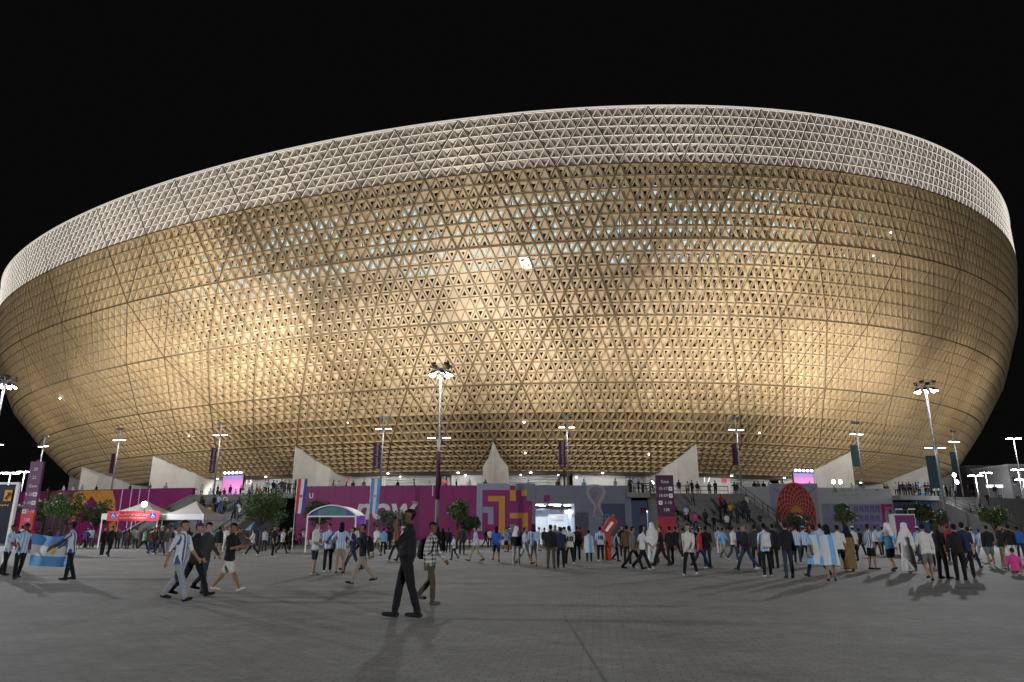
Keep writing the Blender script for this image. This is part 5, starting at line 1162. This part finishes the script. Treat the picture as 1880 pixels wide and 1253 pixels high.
for x in (362, 372, 388, 393, 401, 413, 424, 434, 443, 448, 458, 463, 472, 478): terr(x, random.uniform(150, 165), 'on the terrace by the pink screen')
for x in (487, 492, 502, 508, 517, 523, 531, 541, 543): terr(x, random.uniform(166, 169.6), 'on the left balcony')
for x in (612, 622, 636, 648, 668, 730, 760, 788, 838, 862, 891, 970, 1024, 1072, 1130): terr(x, random.uniform(164, 167.8), 'looking over the parapet')
for x in (1157, 1163, 1172, 1180, 1196): terr(x, random.uniform(168, 169.6), 'on the entrance balcony')
for x, tp in ((1246, 'navy'), (1262, 'white'), (1270, 'hood'), (1280, 'dgrey'), (1302, 'grey'), (1313, 'black'), (1352, 'hood'), (1348, 'dgrey')): terr(x, random.uniform(164, 167), 'at the head of the totem stair', tp)
for x in (1385, 1392, 1402, 1412, 1436, 1452, 1486, 1563, 1572, 1623, 1628): terr(x, random.uniform(164, 167.5), 'behind the parapet over the murals')
for x in (1644, 1650, 1657, 1664, 1669, 1676, 1681, 1686, 1698, 1704, 1708, 1713, 1719, 1736, 1741, 1747, 1752): terr(x, random.uniform(166.5, 169.6), 'on the crowded balcony')
for x in (90, 152, 178, 276, 305, 240, 135, 118): terr(x, random.uniform(165, 167.8), 'behind the parapet over the orange arch')
# people whom only their place tells apart share label and group
def shorten(s):
    w = s.split()
    for a, b in (('light blue and white striped shirt', 'sky-blue striped shirt'), ('white shirt with dark blue stripes', 'navy-striped white shirt'), ('black and white checked shirt', 'checked shirt'), ('black hooded jacket', 'black jacket'), ('holding up a phone', 'phone raised'), ('between the tents and the left stair', 'between tents and left stair'), ('before the red, white and blue flag', 'by the tricolour flag'), ('on the terrace by the pink screen', 'by the terrace pink screen'), ('behind the parapet over the orange arch', 'above the orange arch'), ('behind the parapet over the murals', 'above the mural parapet'), (' and trousers', '')):
        if len(s.split()) > 14: s = s.replace(a, b)
    if len(s.split()) > 16 and ', ' in s: i_ = s.index(', '); s = s[:i_]+' '+' '.join(s[i_+2:].split()[2:])
    return s
def respread():
    by = {}
    for o in COL.objects:
        if o.get('category') == 'person': by.setdefault(o['label'], []).append(o)
    return by
for o in COL.objects:
    if o.get('category') == 'person': o['label'] = shorten(o['label'])
def facing(o):
    a = math.degrees(o.rotation_euler.z) % 360
    return 'facing the stadium' if 120 < a < 240 else 'facing the plaza' if a < 55 or a > 305 else 'side-on to the stadium'
for fn in (facing, lambda o: 'in white shoes' if o.material_slots[3].material is SHOE[1] else 'in dark shoes', lambda o: 'tall build' if o.scale.z > .985 else 'short build' if o.scale.z < .95 else ''):
    for lb, obs in respread().items():
        if len(obs) > 1 and len({fn(o) for o in obs}) > 1:
            for o in obs:
                nl = shorten(lb+' '+fn(o)) if fn(o) else lb
                if len(nl.split()) <= 16: o['label'] = nl
for lb, obs in respread().items():
    if len(obs) > 1:
        for o in obs: o['group'] = lb
